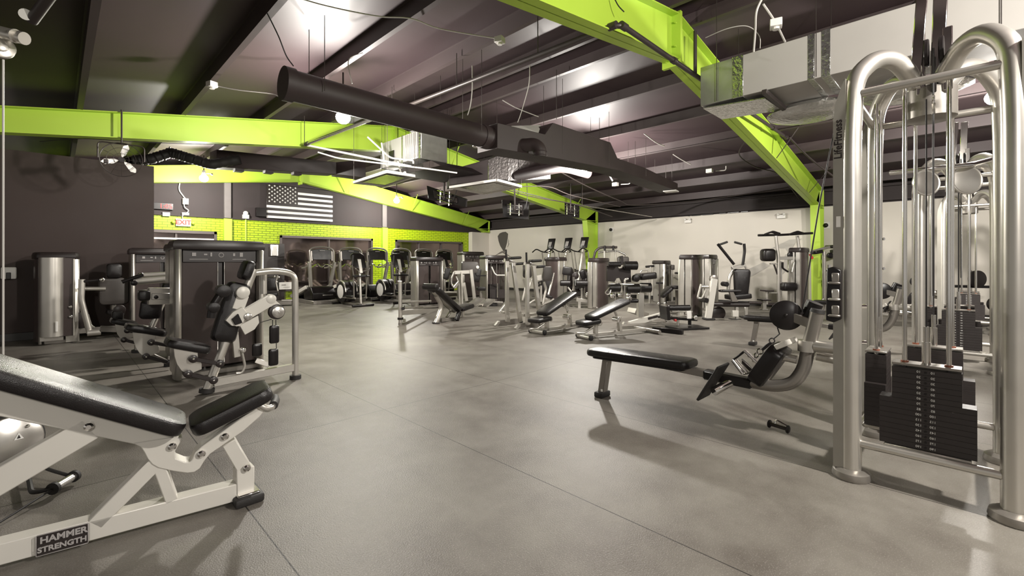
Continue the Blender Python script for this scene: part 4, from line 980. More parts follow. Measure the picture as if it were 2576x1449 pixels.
# ---------------------------------------------------------------- treadmills in a row by the windows
def tread(x, y, label):
    O = V((x, y, 0)); t = thing('treadmill', label, 'treadmill', O, 'treadmills facing into the room in front of the windows')
    def w(a, b_, z): return O+V((a, b_, z))
    out = [(-.37, 1.17), (-.36, 1.5), (-.27, 1.575), (0, 1.60), (.27, 1.575), (.36, 1.5), (.37, 1.17), (.27, 1.2), (-.27, 1.2)]
    cs = link('console', M().prism([w(a, -.02+.16*(z-1.2), z) for a, z in [(-.27, 1.24), (.27, 1.24), (.28, 1.52), (0, 1.56), (-.28, 1.52)]], V((0, .08, 0)), .01), plastic, t)
    link('console_rim', M().tube([w(-.33, -.02, 1.16), w(-.345, .02, 1.50), w(-.25, .04, 1.58), w(0, .05, 1.61), w(.25, .04, 1.58), w(.345, .02, 1.50), w(.33, -.02, 1.16)], .024, 10, .08), silver_dk, cs)
    link('console_badge', M().box(w(0, -.0, 1.5), (.16, .02, .02)), label_grey, cs)
    for q in (-1, 1):
        link('console_wing', M().prism([w(q*.36, 0, 1.18), w(q*.26, 0, 1.22), w(q*.27, .03, 1.5), w(q*.345, .03, 1.48)], V((0, .05, 0)), .006), silver_dk, t)
        link('upright', M().bar(w(q*.36, .0, 1.18), w(q*.27, .12, .42), .07, .1, (0, 1, 0)), silver, t)
        link('handrail', M().tube([w(q*.34, .05, 1.12), w(q*.33, .35, 1.02), w(q*.33, .62, 1.0)], .022, 10, .1), silver, t)
        link('side_beam', M().bar(w(q*.33, .25, .46), w(q*.36, 1.35, .14), .09, .10), white_paint, t)
    link('cross_handle', M().tube([w(-.3, .0, 1.02), w(-.12, .05, 1.13), w(0, .05, 1.0), w(.12, .05, 1.13), w(.3, .0, 1.02)], .018, 10, .08), chrome, t)
    link('motor_hood', M().prism([w(-.33, -.12, .12), w(-.33, -.15, .3), w(-.33, .0, .48), w(-.33, .5, .46), w(-.33, .5, .12)], V((.66, 0, 0)), .03, 3), plastic, t)
    link('belt_deck', M().bar(w(0, .4, .34), w(0, 1.4, .10), .56, .06), rubber, t)
    link('base_frame', M().box(w(0, .55, .05), (.7, 1.6, .10), 0, .01), silver_dk, t)
    link('service_plate', M().box(w(.1, -.145, .24), (.3, .02, .04)), steel, t)
    return t
TL = ['leftmost treadmill in the row, nearest the cabinet', 'second treadmill from the left in the window row', 'third treadmill from the left, the green post behind it', 'fourth treadmill from the left in the window row', 'fifth treadmill, its console just over the grey weight tower', 'rightmost treadmill of the window row']
tm = tread(5.35, 13.0, TL[0])
for i in range(1, 6): dup(tm, (5.35+.86*i, 13.0, 0), 0, TL[i])
def ellip(x, y, label):
    O = V((x, y, 0)); t = thing('elliptical_trainer', label, 'elliptical trainer', O, 'elliptical trainers in front of the treadmills')
    def w(a, b_, z): return O+V((a, b_, z))
    link('mast', M().tube([w(0, 0, .05), w(0, .08, .95)], .035, 14), silver, t)
    cs = link('console', M().prism([w(-.17, .02, 1.02), w(.17, .02, 1.02), w(.19, .2, 1.36), w(.1, .22, 1.42), w(-.1, .22, 1.42), w(-.19, .2, 1.36)], V((0, .07, 0)), .012, 2), plastic, t)
    link('console_spine', M().prism([w(-.045, .0, .88), w(.045, .0, .88), w(.055, .13, 1.26), w(-.055, .13, 1.26)], V((0, -.03, 0)), .01), silver, cs)
    link('front_ring', M().tube([w(-.22, -.05, .80), w(-.12, -.1, .80), w(.12, -.1, .80), w(.22, -.05, .80), w(.2, .08, .82), w(-.2, .08, .82), w(-.22, -.05, .80)], .02, 10, .04), plastic, t)
    for q in (-1, 1):
        link('moving_arm', M().tube([w(q*.17, .05, .22), w(q*.19, .03, .8), w(q*.26, -.02, 1.12), w(q*.22, .0, 1.34)], .018, 10, .1), silver_dk, t)
        link('arm_grip', M().tube([w(q*.25, -.02, 1.1), w(q*.22, .0, 1.36)], .024, 10), rubber, t)
        link('static_handle', M().tube([w(q*.04, .02, .92), w(q*.2, -.12, 1.0), w(q*.24, -.02, 1.08)], .014, 8, .06), chrome, t)
        link('pedal_arm', M().tube([w(q*.16, .0, .22), w(q*.16, .9, .2)], .025, 10), silver_dk, t)
        link('pedal', M().pad(w(q*.16, .15, .26), w(q*.16, .5, .26), .15, .05), plastic, t)
        cv = link('drive_cover', M().disc(w(q*.10, .85, .36), V((1, 0, 0)), .31, .16, 36, .04), plastic, t)
        link('cover_oval', M().disc(w(q*.10, .85, .36)+V((q*.081, 0, 0)), V((1, 0, 0)), .19, .01, 30), white_pl, cv)
        link('cover_trim', M().ringtube(w(q*.10, .85, .36)+V((q*.06, 0, 0)), V((1, 0, 0)), .29, .022, 30, 8, 150), silver, cv)
    link('drive_front', M().prism([w(-.12, .55, .1), w(-.12, .5, .4), w(-.12, .8, .65), w(-.12, 1.1, .5), w(-.12, 1.15, .1)], V((.24, 0, 0)), .03, 2), plastic, t)
    link('base_rail', M().bar(w(0, -.15, .05), w(0, 1.2, .05), .12, .07), silver_dk, t)
    link('stabiliser', M().tube([w(-.3, -.12, .035), w(.3, -.12, .035)], .034, 12), plastic, t); link('stabiliser', M().tube([w(-.3, 1.1, .035), w(.3, 1.1, .035)], .034, 12), plastic, t)
    return t
el = ellip(5.72, 11.4, 'left elliptical trainer in front of the second treadmill')
dup(el, (6.92, 11.4, 0), 0, 'middle elliptical trainer in front of the fourth treadmill'); dup(el, (8.56, 11.5, 0), 0, 'right elliptical trainer, right of the grey weight tower')
def stepper(x, y, label):
    O = V((x, y, 0)); t = thing('stair_stepper', label, 'stair stepper', O, 'stair steppers along the white wall')
    def w(a, b_, z): return O+V((a, b_, z))
    link('mast', M().bar(w(-.25, 0, .5), w(.05, 0, 1.75), .07, .06, (0, 1, 0)), silver, t)
    cs = link('console', M().prism([w(-.02, -.13, 1.62), w(-.02, .13, 1.62), w(.08, .14, 1.98), w(.08, -.14, 1.98)], V((.07, 0, 0)), .012, 2), plastic, t)
    link('console_face', M().prism([w(-.03, -.06, 1.70), w(-.03, .06, 1.70), w(.03, .06, 1.86), w(.03, -.06, 1.86)], V((.01, 0, 0))), label_grey, cs)
    for q in (-1, 1):
        link('handle', M().tube([w(-.0, q*.1, 1.5), w(-.1, q*.27, 1.52), w(-.4, q*.28, 1.62), w(-.6, q*.27, 1.5)], .02, 10, .1), plastic, t)
        link('side_stay', M().tube([w(.2, q*.27, .1), w(-.1, q*.27, 1.5)], .02, 8), silver, t)
        link('pedal', M().pad(w(-.6, q*.15, .35), w(-.2, q*.15, .4), .16, .05), plastic, t)
    link('body_shell', M().prism([w(-.3, -.25, .1), w(.45, -.25, .1), w(.45, -.25, .5), w(.2, -.25, .95), w(-.1, -.25, .9), w(-.25, -.25, .4)], V((0, .5, 0)), .04, 3), cap_grey, t)
    link('base_rail', M().box(w(0, 0, .05), (1.3, .56, .1), 0, .02), silver_dk, t)
    return t
sp = stepper(12.0, 10.15, 'left stair stepper, console highest above the middle green column')
dup(sp, (12.0, 9.42, 0), 0, 'middle stair stepper of three by the white wall'); dup(sp, (12.0, 8.76, 0), 0, 'right stair stepper, closest to the middle green column')
# ---------------------------------------------------------------- cabinet with dispenser left of the second window
p = PV(680, 640, 14.4); t = thing('locker_cabinet', 'black locker cabinet at the green wall with a white dispenser on it', 'cabinet', V((p.x, 14.6, 0)))
link('cabinet_body', M().box(V((p.x+.1, 14.7, .86)), (.62, .5, 1.72), 0, .006), cap_grey, t)
link('locker_door', M().box(V((p.x-.35, 14.68, .86)), (.28, .5, 1.70), 0, .006), plastic, t)
for z in (.45, .95, 1.25): link('door_seam', M().box(V((p.x-.35, 14.42, z)), (.27, .01, .012), 0, 0), label_grey, t)
link('dispenser', M().box(V((p.x+.1, 14.4, 1.52)), (.22, .1, .34), 0, .01), steel, t)
link('towel', M().box(V((p.x+.1, 14.34, 1.50)), (.12, .03, .28), 0, .01), white_pl, t)
p = PV(718, 719, 14.2); t = thing('notice_board', 'small white notice hanging in front of the second window', 'sign', p)
link('board', M().box(p, (.34, .02, .21), 0, .004), paper, t); link('printed_line', M().box(p+V((-.05, -.012, .03)), (.12, .004, .03)).box(p+V((.03, -.012, -.04)), (.2, .004, .01)), label_grey, t); link('board_stand', M().cyl(V((p.x, p.y+.02, 0)), V((p.x, p.y+.02, p.z+.1)), .012, 8), pipe_dk, t)

# plate loaded machine half hidden behind the bent tube frame
t = thing('rotary_torso_machine', 'dark seated machine behind the bent tube frame, left of the treadmills', 'weight machine', G(705, 768))
k = K(Plane(G(700, 770), -20), t, C3)
k.fpad('back_pad', (250, 950), (235, 760), .34, .14, 0, vinyl, .05); k.pad('seat_pad', (190, 1010), (340, 1000), .36, .1, .0); k.tube('frame_post', [(150, 1100), (140, 760)], .035, .1, silver, 0); k.bar('floor_rail', (180, 1130), (520, 1120), .1, .3, .2, silver_dk); k.tube('arm', [(330, 740), (300, 830), (330, 960)], .02, -.1, silver, .05); k.bar('low_beam', (380, 1090), (600, 1085), .04, .06, .1, silver)
for q in ((280, 755), (340, 765), (310, 830)): k.disc('bolt_head', q, .03, .03, -.1, chrome)
# black guard block and plate behind the towers
t = thing('plate_rack', 'small rack of black weight discs seen between the far cable towers', 'weight rack', G(2440, 818))
b_ = G(2440, 818); k = K(Plane(b_, -45), t, (0, 0, 1))
k.tube('upright', [(2440, 815), (2440, 680)], .03, 0, silver, 0); k.bar('base', (2410, 813), (2500, 813), .06, .3, 0, silver_dk); k.bar('arm', (2400, 720), (2500, 722), .05, .06, 0, plastic)
for q, r in (((2458, 702), .16), ((2410, 760), .10), ((2500, 765), .12)): k.disc('weight_disc', q, r, .05, -.05, plate_iron)
# ================================================================ middle of the room
GR = 'selectorised weight towers in the middle of the room'
def gp(px, py): return G(px, py)
# T1 tower with leg frame
t = thing('calf_machine', 'grey weight tower with long low rail frame, right of the elliptical trainers', 'weight machine', (6.84, 10.0, 0), 'weight machines in the middle of the room')
tower(6.9, 10.0, -4, 1.31, .80, .3, t)
k = K(Plane(gp(1007, 817), 38), t, C4)
k.tube('front_post', [(38, 1330), (35, 1000), (32, 760)], .036, 0, silver, 0); k.tube('post_collar', [(38, 1262), (38, 1235)], .055, 0, plastic, 0); k.tube('post_foot', [(38, 1336), (38, 1300)], .04, 0, silver_dk, 0)
k.tube('top_rail', [(30, 1035), (430, 1020)], .022, 0, silver, 0); k.tube('mid_rail', [(60, 1115), (540, 1092)], .02, .2, silver, 0); k.bar('low_beam', (40, 1172), (540, 1145), .10, .06, .1, silver); k.tube('cross_axle', [(75, 1120, -.1), (75, 1090, .4)], .03, 0, plastic, 0)
# incline crunch bench
t = thing('incline_crunch_bench', 'black incline bench on bowed silver leg with twin foot plates', 'weight bench', gp(1095, 815), 'benches in the middle of the room')
k = K(Plane(gp(1095, 814), 12), t, C4)
k.tube('bowed_leg', [(500, 1310), (572, 1120), (560, 1040), (505, 950)], .05, 0, silver, .2); k.tube('leg_foot', [(500, 1325), (503, 1300)], .075, 0, rubber, 0)
k.pad('back_pad', (450, 850), (770, 1140), .30, .09); k.pad('seat_pad', (785, 1130), (940, 1075), .30, .08)
k.bar('pad_frame', (470, 900), (740, 1160), .05, .08, 0, silver); k.disc('pad_roll', (430, 835), .06, .34, 0, vinyl)
k.bar('floor_rail', (560, 1268), (1080, 1235), .07, .07, 0, silver_dk); k.tube('seat_post', [(850, 1240), (850, 1150)], .035, 0, silver, 0)
k.pad('foot_plate', (950, 1085), (1085, 985), .3, .03, .25, silver_dk); k.pad('foot_plate', (1100, 1095), (1225, 995), .3, .03, .25, silver_dk)
k.tube('handle_stem', [(805, 1160), (770, 1270)], .05, -.1, plastic, 0); k.tube('pad_stay', [(640, 1235), (700, 1140)], .03, .1, silver, 0)
for q in (((600, 905), (760, 905)), ((1020, 1060), (1150, 1065))): k.bar('linkage', q[0], q[1], .03, .05, .3, silver)
k.tube('front_rail', [(1050, 1230), (1280, 1215), (1430, 1030)], .035, .2, silver, .06)
# biceps machine with rounded pad in front of T2
t = thing('preacher_curl_machine', 'weight machine with domed arm pad, left of the painted face', 'weight machine', (9.3, 11, 0), 'weight machines in the middle of the room')
tower(9.35, 11.15, -4, 1.50, .82, .3, t)
k = K(Plane(PD(1190, 750, 11.6), -30), t, C4)
k.fpad('domed_pad', (830, 590), (1050, 590), .34, .22, 0, vinyl_grey, .06); k.fpad('chest_pad', (1000, 770), (1030, 590), .26, .1, -.05, vinyl, .03)
k.fpad('side_pad', (625, 740), (665, 590), .14, .12, 0, vinyl, .03); k.bar('cross_frame', (740, 650), (960, 640), .09, .06, -.1, silver)
k.bar('leg', (955, 610), (1005, 1020), .08, .07, -.12, silver); k.bar('leg', (835, 640), (845, 1080), .04, .04, -.15, silver); k.bar('leg', (860, 780), (900, 1020), .08, .07, 0, silver)
k.tube('curl_lever', [(740, 640), (705, 720), (700, 800), (750, 860), (795, 780), (760, 700)], .025, -.2, steel, .05); k.tube('curl_grip', [(730, 840), (790, 770)], .03, -.25, chrome, 0)
k.tube('long_post', [(800, 790), (815, 1080)], .03, -.1, silver, 0); k.tube('side_handle', [(1015, 655), (1030, 690), (1150, 690)], .016, -.1, plastic, .03); k.disc('handle_knob', (1040, 580), .04, .05, -.1, white_pl)
k.bar('floor_rail', (800, 1075), (1030, 1050), .06, .06, 0, silver)
k.fpad('seat_block', (1030, 860), (1140, 860), .1, .2, .2, vinyl, .02); k.tube('seat_post', [(1080, 900), (1085, 1000)], .04, .2, silver_dk, 0)
# T3 open tower
t = thing('pull_machine', 'open fronted dark weight tower with white bent handle', 'weight machine', (8.5, 9.1, 0), 'weight machines in the middle of the room')
tower(8.55, 9.2, -12, 1.36, .70, .34, t, open_=True)
k = K(Plane((8.4, 8.9, 0), -40), t, C4)
k.tube('bent_handle', [(1225, 575), (1262, 660), (1290, 685), (1420, 685)], .018, 0, white_paint, .03); k.plate('stack_guard', [(1200, 870), (1400, 870), (1400, 985), (1200, 985)], .02, .05, cap_grey)
k.tube('pull_rod', [(1300, 790), (1300, 975)], .022, 0, chrome, 0); k.tube('floor_leg', [(1430, 1010), (1290, 1220)], .04, -.2, silver, 0); k.fpad('foot_pad', (1235, 1180), (1250, 1040), .22, .05, -.1, plastic, .02); k.bar('pad_top', (1220, 1030), (1370, 1035), .04, .1, -.1, silver)
# two knee raise stations (A frame)
def vkr(foot, dx, dy, label):
    t = thing('knee_raise_station', label, 'knee raise station', gp(*foot), 'knee raise stations in the middle of the room')
    k = K(Plane(gp(*foot), -12), t, C4)
    f = lambda *L: [(x+dx, y+dy) for x, y in L]
    for off in (-.12, .30):
        k.bar('front_leg', *f((1425, 1200), (1425, 500)), .06, .06, off, silver); k.bar('slanted_leg', *f((1600, 1290), (1500, 520)), .07, .06, off, silver)
    k.bar('base_beam', *f((1360, 1165), (1590, 1150)), .05, .07, .1, silver); k.bar('base_foot', *f((1270, 1350), (1320, 1290)), .05, .06, 0, silver); k.bar('base_side', *f((1320, 1310), (1585, 1280)), .10, .06, .1, silver_dk)
    k.bar('upright_stub', *f((1432, 1290), (1432, 1170)), .07, .07, 0, silver)
    k.bar('top_beam', *f((1390, 490), (1530, 540)), .08, .07, .1, silver_dk); k.pad('arm_pad', *f((1450, 465), (1600, 455)), .12, .05, -.1, vinyl); k.pad('arm_pad', *f((1530, 540), (1645, 530)), .12, .05, .3, vinyl)
    k.tube('grip', *[f((1415, 480), (1412, 350))], .018, 0, plastic, 0); k.fpad('hip_pad', *f((1690, 720), (1690, 535)), .20, .06, .2, vinyl_grey, .02)
    k.tube('step_bar', f((1640, 735), (1670, 830), (1630, 1015)), .022, .1, silver, .04); k.tube('step_bar', f((1745, 730), (1700, 900)), .022, .2, silver, 0)
    k.disc('foot_cap', *f((1608, 1290)), .03, .05, -.1, plastic)
    return t
vkr((1245, 821), 0, 0, 'left A-frame knee raise station between the open tower and the flat benches')
vkr((1297, 828), 265, 38, 'right A-frame knee raise station, nearer, beside the left adjustable bench')
# T4 leg press like machine: dark tower with tall curved pad
t = thing('leg_curl_machine', 'dark weight tower with tall grey back pad, below the stair stepper consoles', 'weight machine', (9.3, 7.7, 0), 'weight machines in the middle of the room')
tower(9.62, 7.88, 90, 1.31, .52, .28, t, icons=False)
k = K(Plane((9.0, 7.5, 0), -45), t, C5)
k.fpad('back_pad', (330, 810), (385, 590), .26, .1, -.2, vinyl, .04); k.tube('pad_spine', [(440, 590), (415, 700), (375, 800)], .016, -.25, silver, .05)
k.tube('hip_roll', [(285, 740), (285, 930)], .03, -.25, silver, 0); k.tube('handle', [(270, 740), (255, 700), (300, 690)], .018, -.3, plastic, .02); k.pad('seat_pad', (320, 850), (420, 880), .3, .07, -.2)
k.disc('cam', (350, 900), .09, .05, -.2, silver); k.bar('seat_frame', (300, 960), (440, 900), .05, .06, -.2, silver); k.tube('lever', [(100, 985), (190, 920), (260, 890)], .03, -.2, silver, .03)
k.plate('fork_plate', [(225, 625), (290, 610), (300, 680), (240, 680)], .04, 0, silver)
# T5 dark tower with rollers in front (leg extension)
t = thing('leg_extension_machine', 'tall dark weight tower with three black foam rollers on its left', 'weight machine', gp(1500, 780), 'weight machines in the middle of the room')
tower(9.74, 6.66, 180, 1.28, .58, .18, t, icons=False)
k = K(Plane(gp(1470, 775), -45), t, C5)
rr = V((1, -1, 0)).normalized()
k.roll('foam_roller', (570, 712), .26, .075, 0, d=rr); k.roll('foam_roller', (765, 715), .30, .08, -.05, d=rr); k.roll('foam_roller', (895, 700), .26, .085, .15, d=rr)
k.tube('roller_post', [(668, 800), (668, 640)], .035, 0, chrome, 0); k.tube('roller_lever', [(600, 760), (640, 810)], .025, 0, silver, 0); k.disc('top_knob', (690, 625), .09, .06, .2, cap_grey)
k.fpad('thigh_pad', (760, 560), (800, 660), .16, .08, .2, vinyl, .03); k.fpad('back_pad', (590, 620), (600, 520), .26, .1, .4, vinyl, .03)
k.bar('floor_beam', (700, 905), (885, 930), .09, .07, 0, silver); k.bar('floor_foot', (735, 1005), (735, 915), .07, .07, 0, silver); k.tube('post', [(765, 890), (765, 770)], .03, .05, silver, 0); k.tube('post', [(790, 890), (800, 770)], .02, .1, chrome, 0); k.disc('knob', (830, 850), .06, .05, -.05, chrome)
k.tube('rail', [(600, 985), (560, 960), (590, 920)], .02, 0, chrome, .02)
# pull up bars seen over the tower
t = thing('pull_over_station', 'pull-up bar frame with bent grips rising behind the dark weight tower', 'pull-up frame', PD(1545, 745, 13.0))
k = K(Plane(PD(1545, 745, 13.0), -45), t, C5)
k.tube('arched_bar', [(905, 420), (925, 330), (985, 290), (1180, 290)], .035, 0, pipe_dk, .1); k.tube('arched_bar', [(960, 350), (1180, 330), (1280, 375), (1285, 420)], .025, .1, steel, .06)
k.tube('post', [(1030, 960), (1030, 280)], .03, 0, silver, 0); k.tube('post', [(1160, 960), (1160, 290)], .02, .1, silver, 0)
for x in (1035, 1135): k.tube('grip', [(x, 270), (x, 330)], .03, -.1, plastic, 0)
k.bar('base', (1000, 960), (1190, 960), .08, .3, 0, silver_dk)
k.fpad('head_pad', (1180, 450), (1320, 450), .24, .1, -.1, vinyl_grey, .05)
# glute ham bench with large H plate
t = thing('back_extension_bench', 'back extension bench with big dark H shaped plate and thick rollers', 'weight bench', gp(1600, 815), 'benches in the middle of the room')
k = K(Plane(gp(1612, 812), -28), t, C5)
k.bar('floor_beam', (1320, 1195), (1765, 1070), .105, .07, 0, white_paint); k.bar('beam_label', (1545, 1130), (1660, 1100), .045, .01, -.042, cap_grey)
k.disc('beam_badge', (1676, 1107), .025, .012, -.042, cap_grey)
k.bar('beam_foot', (1330, 1240), (1250, 1180), .06, .06, -.05, silver); k.bar('beam_foot', (1745, 1120), (1780, 1175), .05, .05, 0, silver)
k.bar('post', (1450, 1110), (1455, 830), .12, .08, 0, silver); k.tube('post', [(1265, 900), (1262, 740)], .035, -.1, chrome, 0)
k.roll('foam_roller', (1150, 765), .22, .085, -.1, d=rr); k.roll('foam_roller', (1365, 775), .26, .09, -.1, d=rr); k.roll('foam_roller', (1515, 765), .22, .095, .1, d=rr)
k.plate('h_plate', [(1062, 505), (1170, 490), (1205, 540), (1240, 535), (1265, 490), (1340, 480), (1345, 700), (1245, 715), (1215, 650), (1175, 655), (1150, 700), (1062, 690)], .04, .1, cap_grey)
k.roll('upper_roller', (1150, 490), .24, .05, 0, d=rr); k.roll('upper_roller', (1340, 505), .26, .085, 0, d=rr)
k.plate('grip_horn', [(1220, 395), (1250, 390), (1260, 480), (1225, 490)], .05, .05, cap_grey)
k.pad('thigh_pad', (1420, 640), (1610, 620), .3, .12, .1); k.disc('pad_end', (1400, 655), .07, .08, 0, vinyl)
k.tube('top_rail', [(1075, 720), (1540, 735)], .02, -.12, chrome, 0); k.tube('bent_handle', [(1270, 730), (1270, 670), (1310, 660)], .02, -.1, silver, .03)
k.tube('u_handle', [(1090, 760), (1040, 820), (1060, 845), (1095, 840), (1110, 790)], .012, -.15, chrome, .02)
k.bar('rear_plate', (1350, 1030), (1500, 1085), .1, .3, .3, silver_dk); k.roll('small_roller', (1370, 920), .18, .04, .0, d=rr)
for x, y in ((1130, 860), (1220, 850), (1310, 850), (1320, 890)): k.disc('adjuster', (x, y), .045, .06, -.05, chrome)
# adjustable benches
def adj_bench(crop, front, rear, seat, back, feet, label):
    a, b_ = gp(*front), gp(*rear); h = math.degrees(math.atan2((b_-a).y, (b_-a).x)); t = thing('adjustable_bench', label, 'weight bench', a, 'adjustable benches side by side')
    k = K(Plane((a+b_)/2, h), t, crop); d = (b_-a).normalized(); n = k.P.n
    link('base_tube', M().bar(a+d*.04+UP*.05, b_-d*.04+UP*.05, .06, .05), silver, t)
    fr = link('front_foot_tube', M().tube([a-n*.16+UP*.04, a+n*.16+UP*.04], .036, 14), silver, t); link('rear_foot_tube', M().tube([b_-n*.28+UP*.04, b_+n*.28+UP*.04], .036, 14), silver_dk, t)
    for o in (a-n*.16, a+n*.16): link('foot_end', M().disc(o+UP*.04, n, .041, .03), rubber, fr)
    k.pad('seat_pad', *seat, .27, .07); k.pad('back_pad', *back, .27, .07, par=None)
    k.bar('pad_rail', (back[0][0]+10, back[0][1]+32), (back[1][0]-20, back[1][1]+26), .04, .06, 0, silver)
    post = feet[0]; k.bar('front_post', *post, .06, .06, 0, silver); k.bar('rear_post', *feet[1], .06, .06, 0, silver)
    k.tube('adjust_strut', feet[2], .024, 0, chrome, 0); k.tube('wheel_axle', [(feet[1][0][0]-60, feet[1][0][1]-25, -.12), (feet[1][0][0]-60, feet[1][0][1]-25, .12)], .02, 0, silver_dk, 0)
    k.disc('adjust_joint', (feet[1][1][0]-30, feet[1][1][1]+30), .045, .12, 0, chrome)
    k.tube('seat_foot_bar', feet[3], .016, -.12, silver, .04); k.tube('seat_foot_bar', feet[3], .016, .12, silver, .04)
    k.disc('seat_hinge', (feet[0][1][0]+20, feet[0][1][1]-10), .04, .14, 0, chrome)
    return t
adj_bench(C5, (1352, 840), (1462, 822), ((180, 1160), (360, 1118)), ((285, 1078), (655, 830)), [((355, 1270), (350, 1140)), ((628, 1225), (615, 1080)), [(600, 1050), (565, 965)], [(150, 1255), (230, 1250), (320, 1190)]], 'left adjustable bench with black pads raised toward the back')
adj_bench(C5, (1470, 853), (1627, 836), ((735, 1190), (945, 1148)), ((845, 1125), (1285, 915)), [((925, 1350), (930, 1190)), ((1215, 1300), (1200, 1110)), [(1175, 1095), (1145, 1030)], [(700, 1300), (800, 1295), (900, 1225)]], 'right adjustable bench, nearer, pad tops shining white')
# T6 pale tower and small stuff behind
tower(12.25, 6.1, 0, 1.22, .42, .3, None, 'slim pale weight tower by the white wall, right of the back extension bench', icons=False, grp=None)
t = thing('head_pad_stand', 'thin post with grey oval head pad by the white wall', 'machine pad', PD(1692, 763, 12.9))
k = K(Plane(PD(1692, 763, 12.9), -45), t, C6)
k.tube('post', [(232, 910), (228, 540)], .03, 0, silver, 0); k.fpad('oval_pad', (215, 510), (258, 510), .09*1.6, .08, 0, vinyl_grey, .03); k.pad('arm_rest', (265, 575), (375, 575), .2, .06, .1); k.tube('curved_tube', [(250, 620), (300, 650), (370, 650)], .025, 0, chrome, .04); k.bar('base', (150, 908), (370, 908), .08, .4, 0, silver_dk); k.tube('post', [(370, 908), (370, 590)], .03, .1, silver, 0)
t = thing('roller_bench', 'black bench with pale top left of the slim pale tower', 'weight bench', PD(1622, 752, 12.4))
k = K(Plane(PD(1622, 752, 12.4), -45), t, C5)
k.tube('curved_handle', [(1450, 590), (1470, 560), (1540, 555), (1550, 590)], .02, 0, silver, .03); k.tube('grip', [(1515, 520), (1615, 510)], .03, 0, plastic, 0); k.tube('post', [(1560, 965), (1570, 520)], .03, 0, silver, 0); k.pad('arm_rest', (1540, 600), (1630, 600), .25, .08); k.bar('base', (1480, 962), (1640, 962), .08, .35, 0, silver_dk)
# T7 tower with bench and roller box in front
t = thing('hip_machine', 'dark rounded weight tower, centre right, with slanted bench pad on its left', 'weight machine', gp(1748, 797), 'weight machines in the middle of the room')
tower(9.98, 4.40, 180, 1.34, .60, .22, t, icons=False)
k = K(Plane(gp(1700, 790), -45), t, C6)
k.pad('bench_pad', (95, 845), (215, 735), .34, .08, 0, vinyl); k.pad('bench_pad', (215, 735), (330, 735), .34, .08, 0, vinyl)
k.bar('post', (295, 940), (290, 770), .09, .07, 0, silver); k.tube('t_handle', [(50, 688), (125, 688)], .02, -.1, plastic, 0); k.tube('thin_post', [(85, 690), (88, 920), (100, 985)], .018, -.1, pipe_dk, .02)
k.tube('elbow_frame', [(140, 920), (165, 1000), (185, 1130)], .025, -.1, silver, .04); k.disc('joint', (72, 920), .03, .04, -.1, chrome); k.disc('joint', (145, 920), .03, .04, -.1, chrome)
t = thing('sissy_squat_bench', 'small low roller block with red knob on a black floor plate', 'exercise bench', gp(1730, 822))
k = K(Plane(gp(1725, 824), -38), t, C6)
k.roll('top_roller', (310, 970), .42, .05, 0, d=V((math.cos(math.radians(-38)), math.sin(math.radians(-38)), 0)))
k.plate('side_frame', [(165, 960), (200, 960), (215, 1110), (180, 1115)], .3, 0, plastic); k.bar('mid_bar', (215, 1008), (450, 1012), .03, .1, 0, silver); k.bar('mid_bar', (215, 1060), (450, 1070), .03, .1, 0, silver); k.bar('low_bar', (170, 1085), (500, 1105), .04, .12, 0, plastic)
k.plate('white_tag', [(400, 1010), (450, 1008), (452, 1095), (402, 1095)], .02, -.12, paper); k.disc('end_disc', (495, 1085), .04, .05, -.1, steel)
k.tube('stem', [(295, 1170), (295, 960)], .025, 0, silver, 0); k.tube('stem', [(430, 1165), (430, 1100)], .03, 0, plastic, 0); k.disc('red_knob', (265, 1112), .022, .05, -.1, red_pl)
link('floor_plate', M().box(gp(1728, 826)+UP*.02, (.62, .42, .03), math.radians(-30)), plastic, t)
a, b_ = gp(1642, 833), gp(1718, 842)
tag(link('floor_bar', M().bar(a+UP*.04, b_+UP*.04, .06, .07), plastic, None, a), 'black bar lying on the floor in front of the low roller block', 'floor bar')
# T8 and abdominal machine
t = thing('abdominal_machine', 'seated machine with tall contoured black back pad and two raised handles', 'weight machine', gp(1860, 800), 'weight machines in the middle of the room')
tower(11.43, 4.50, 0, 1.36, .52, .2, t)
k = K(Plane(gp(1850, 803), -45), t, C6)
k.fpad('back_pad', (1015, 850), (1025, 530), .36, .12, 0, vinyl, .05, .75)
for q, L in (((925, 470), [(935, 475), (795, 300), (750, 245)]), ((1035, 480), [(1035, 480), (1057, 320), (1050, 240)])): k.tube('overhead_arm', L, .028, -.05, plastic, .05)
k.tube('overhead_grip', [(775, 250), (860, 220)], .022, -.1, rubber, 0); k.tube('overhead_grip', [(1025, 245), (940, 222)], .022, -.1, rubber, 0)
k.bar('shoulder_yoke', (910, 520), (1060, 480), .06, .08, 0, silver); k.tube('yoke_tube', [(870, 760), (880, 620), (940, 530)], .035, .1, silver, .08); k.tube('yoke_tube', [(1060, 490), (1110, 620), (1100, 860)], .02, .1, silver, .08)
k.pad('arm_pad', (770, 778), (1010, 778), .16, .05, -.15); k.pad('seat_pad', (860, 850), (1100, 830), .36, .1, 0); k.plate('seat_bracket', [(885, 790), (930, 790), (985, 900), (915, 900)], .05, -.2, silver_dk)
k.tube('seat_beam', [(700, 930), (1100, 935)], .05, 0, cap_grey, 0); k.bar('front_leg', (640, 1090), (710, 640), .12, .08, -.1, white_paint); k.bar('leg_foot', (590, 1095), (700, 1095), .03, .2, -.1, rubber)
k.disc('pivot', (700, 640), .08, .06, -.05, silver_dk); k.tube('pivot_bar', [(555, 730), (680, 730)], .035, -.05, silver, 0); k.tube('pedal_frame', [(560, 700), (520, 860), (570, 860), (610, 770)], .022, -.1, silver, .03); k.roll('ankle_roll', (590, 880), .3, .05, 0); k.roll('ankle_roll', (830, 700), .2, .05, .1)
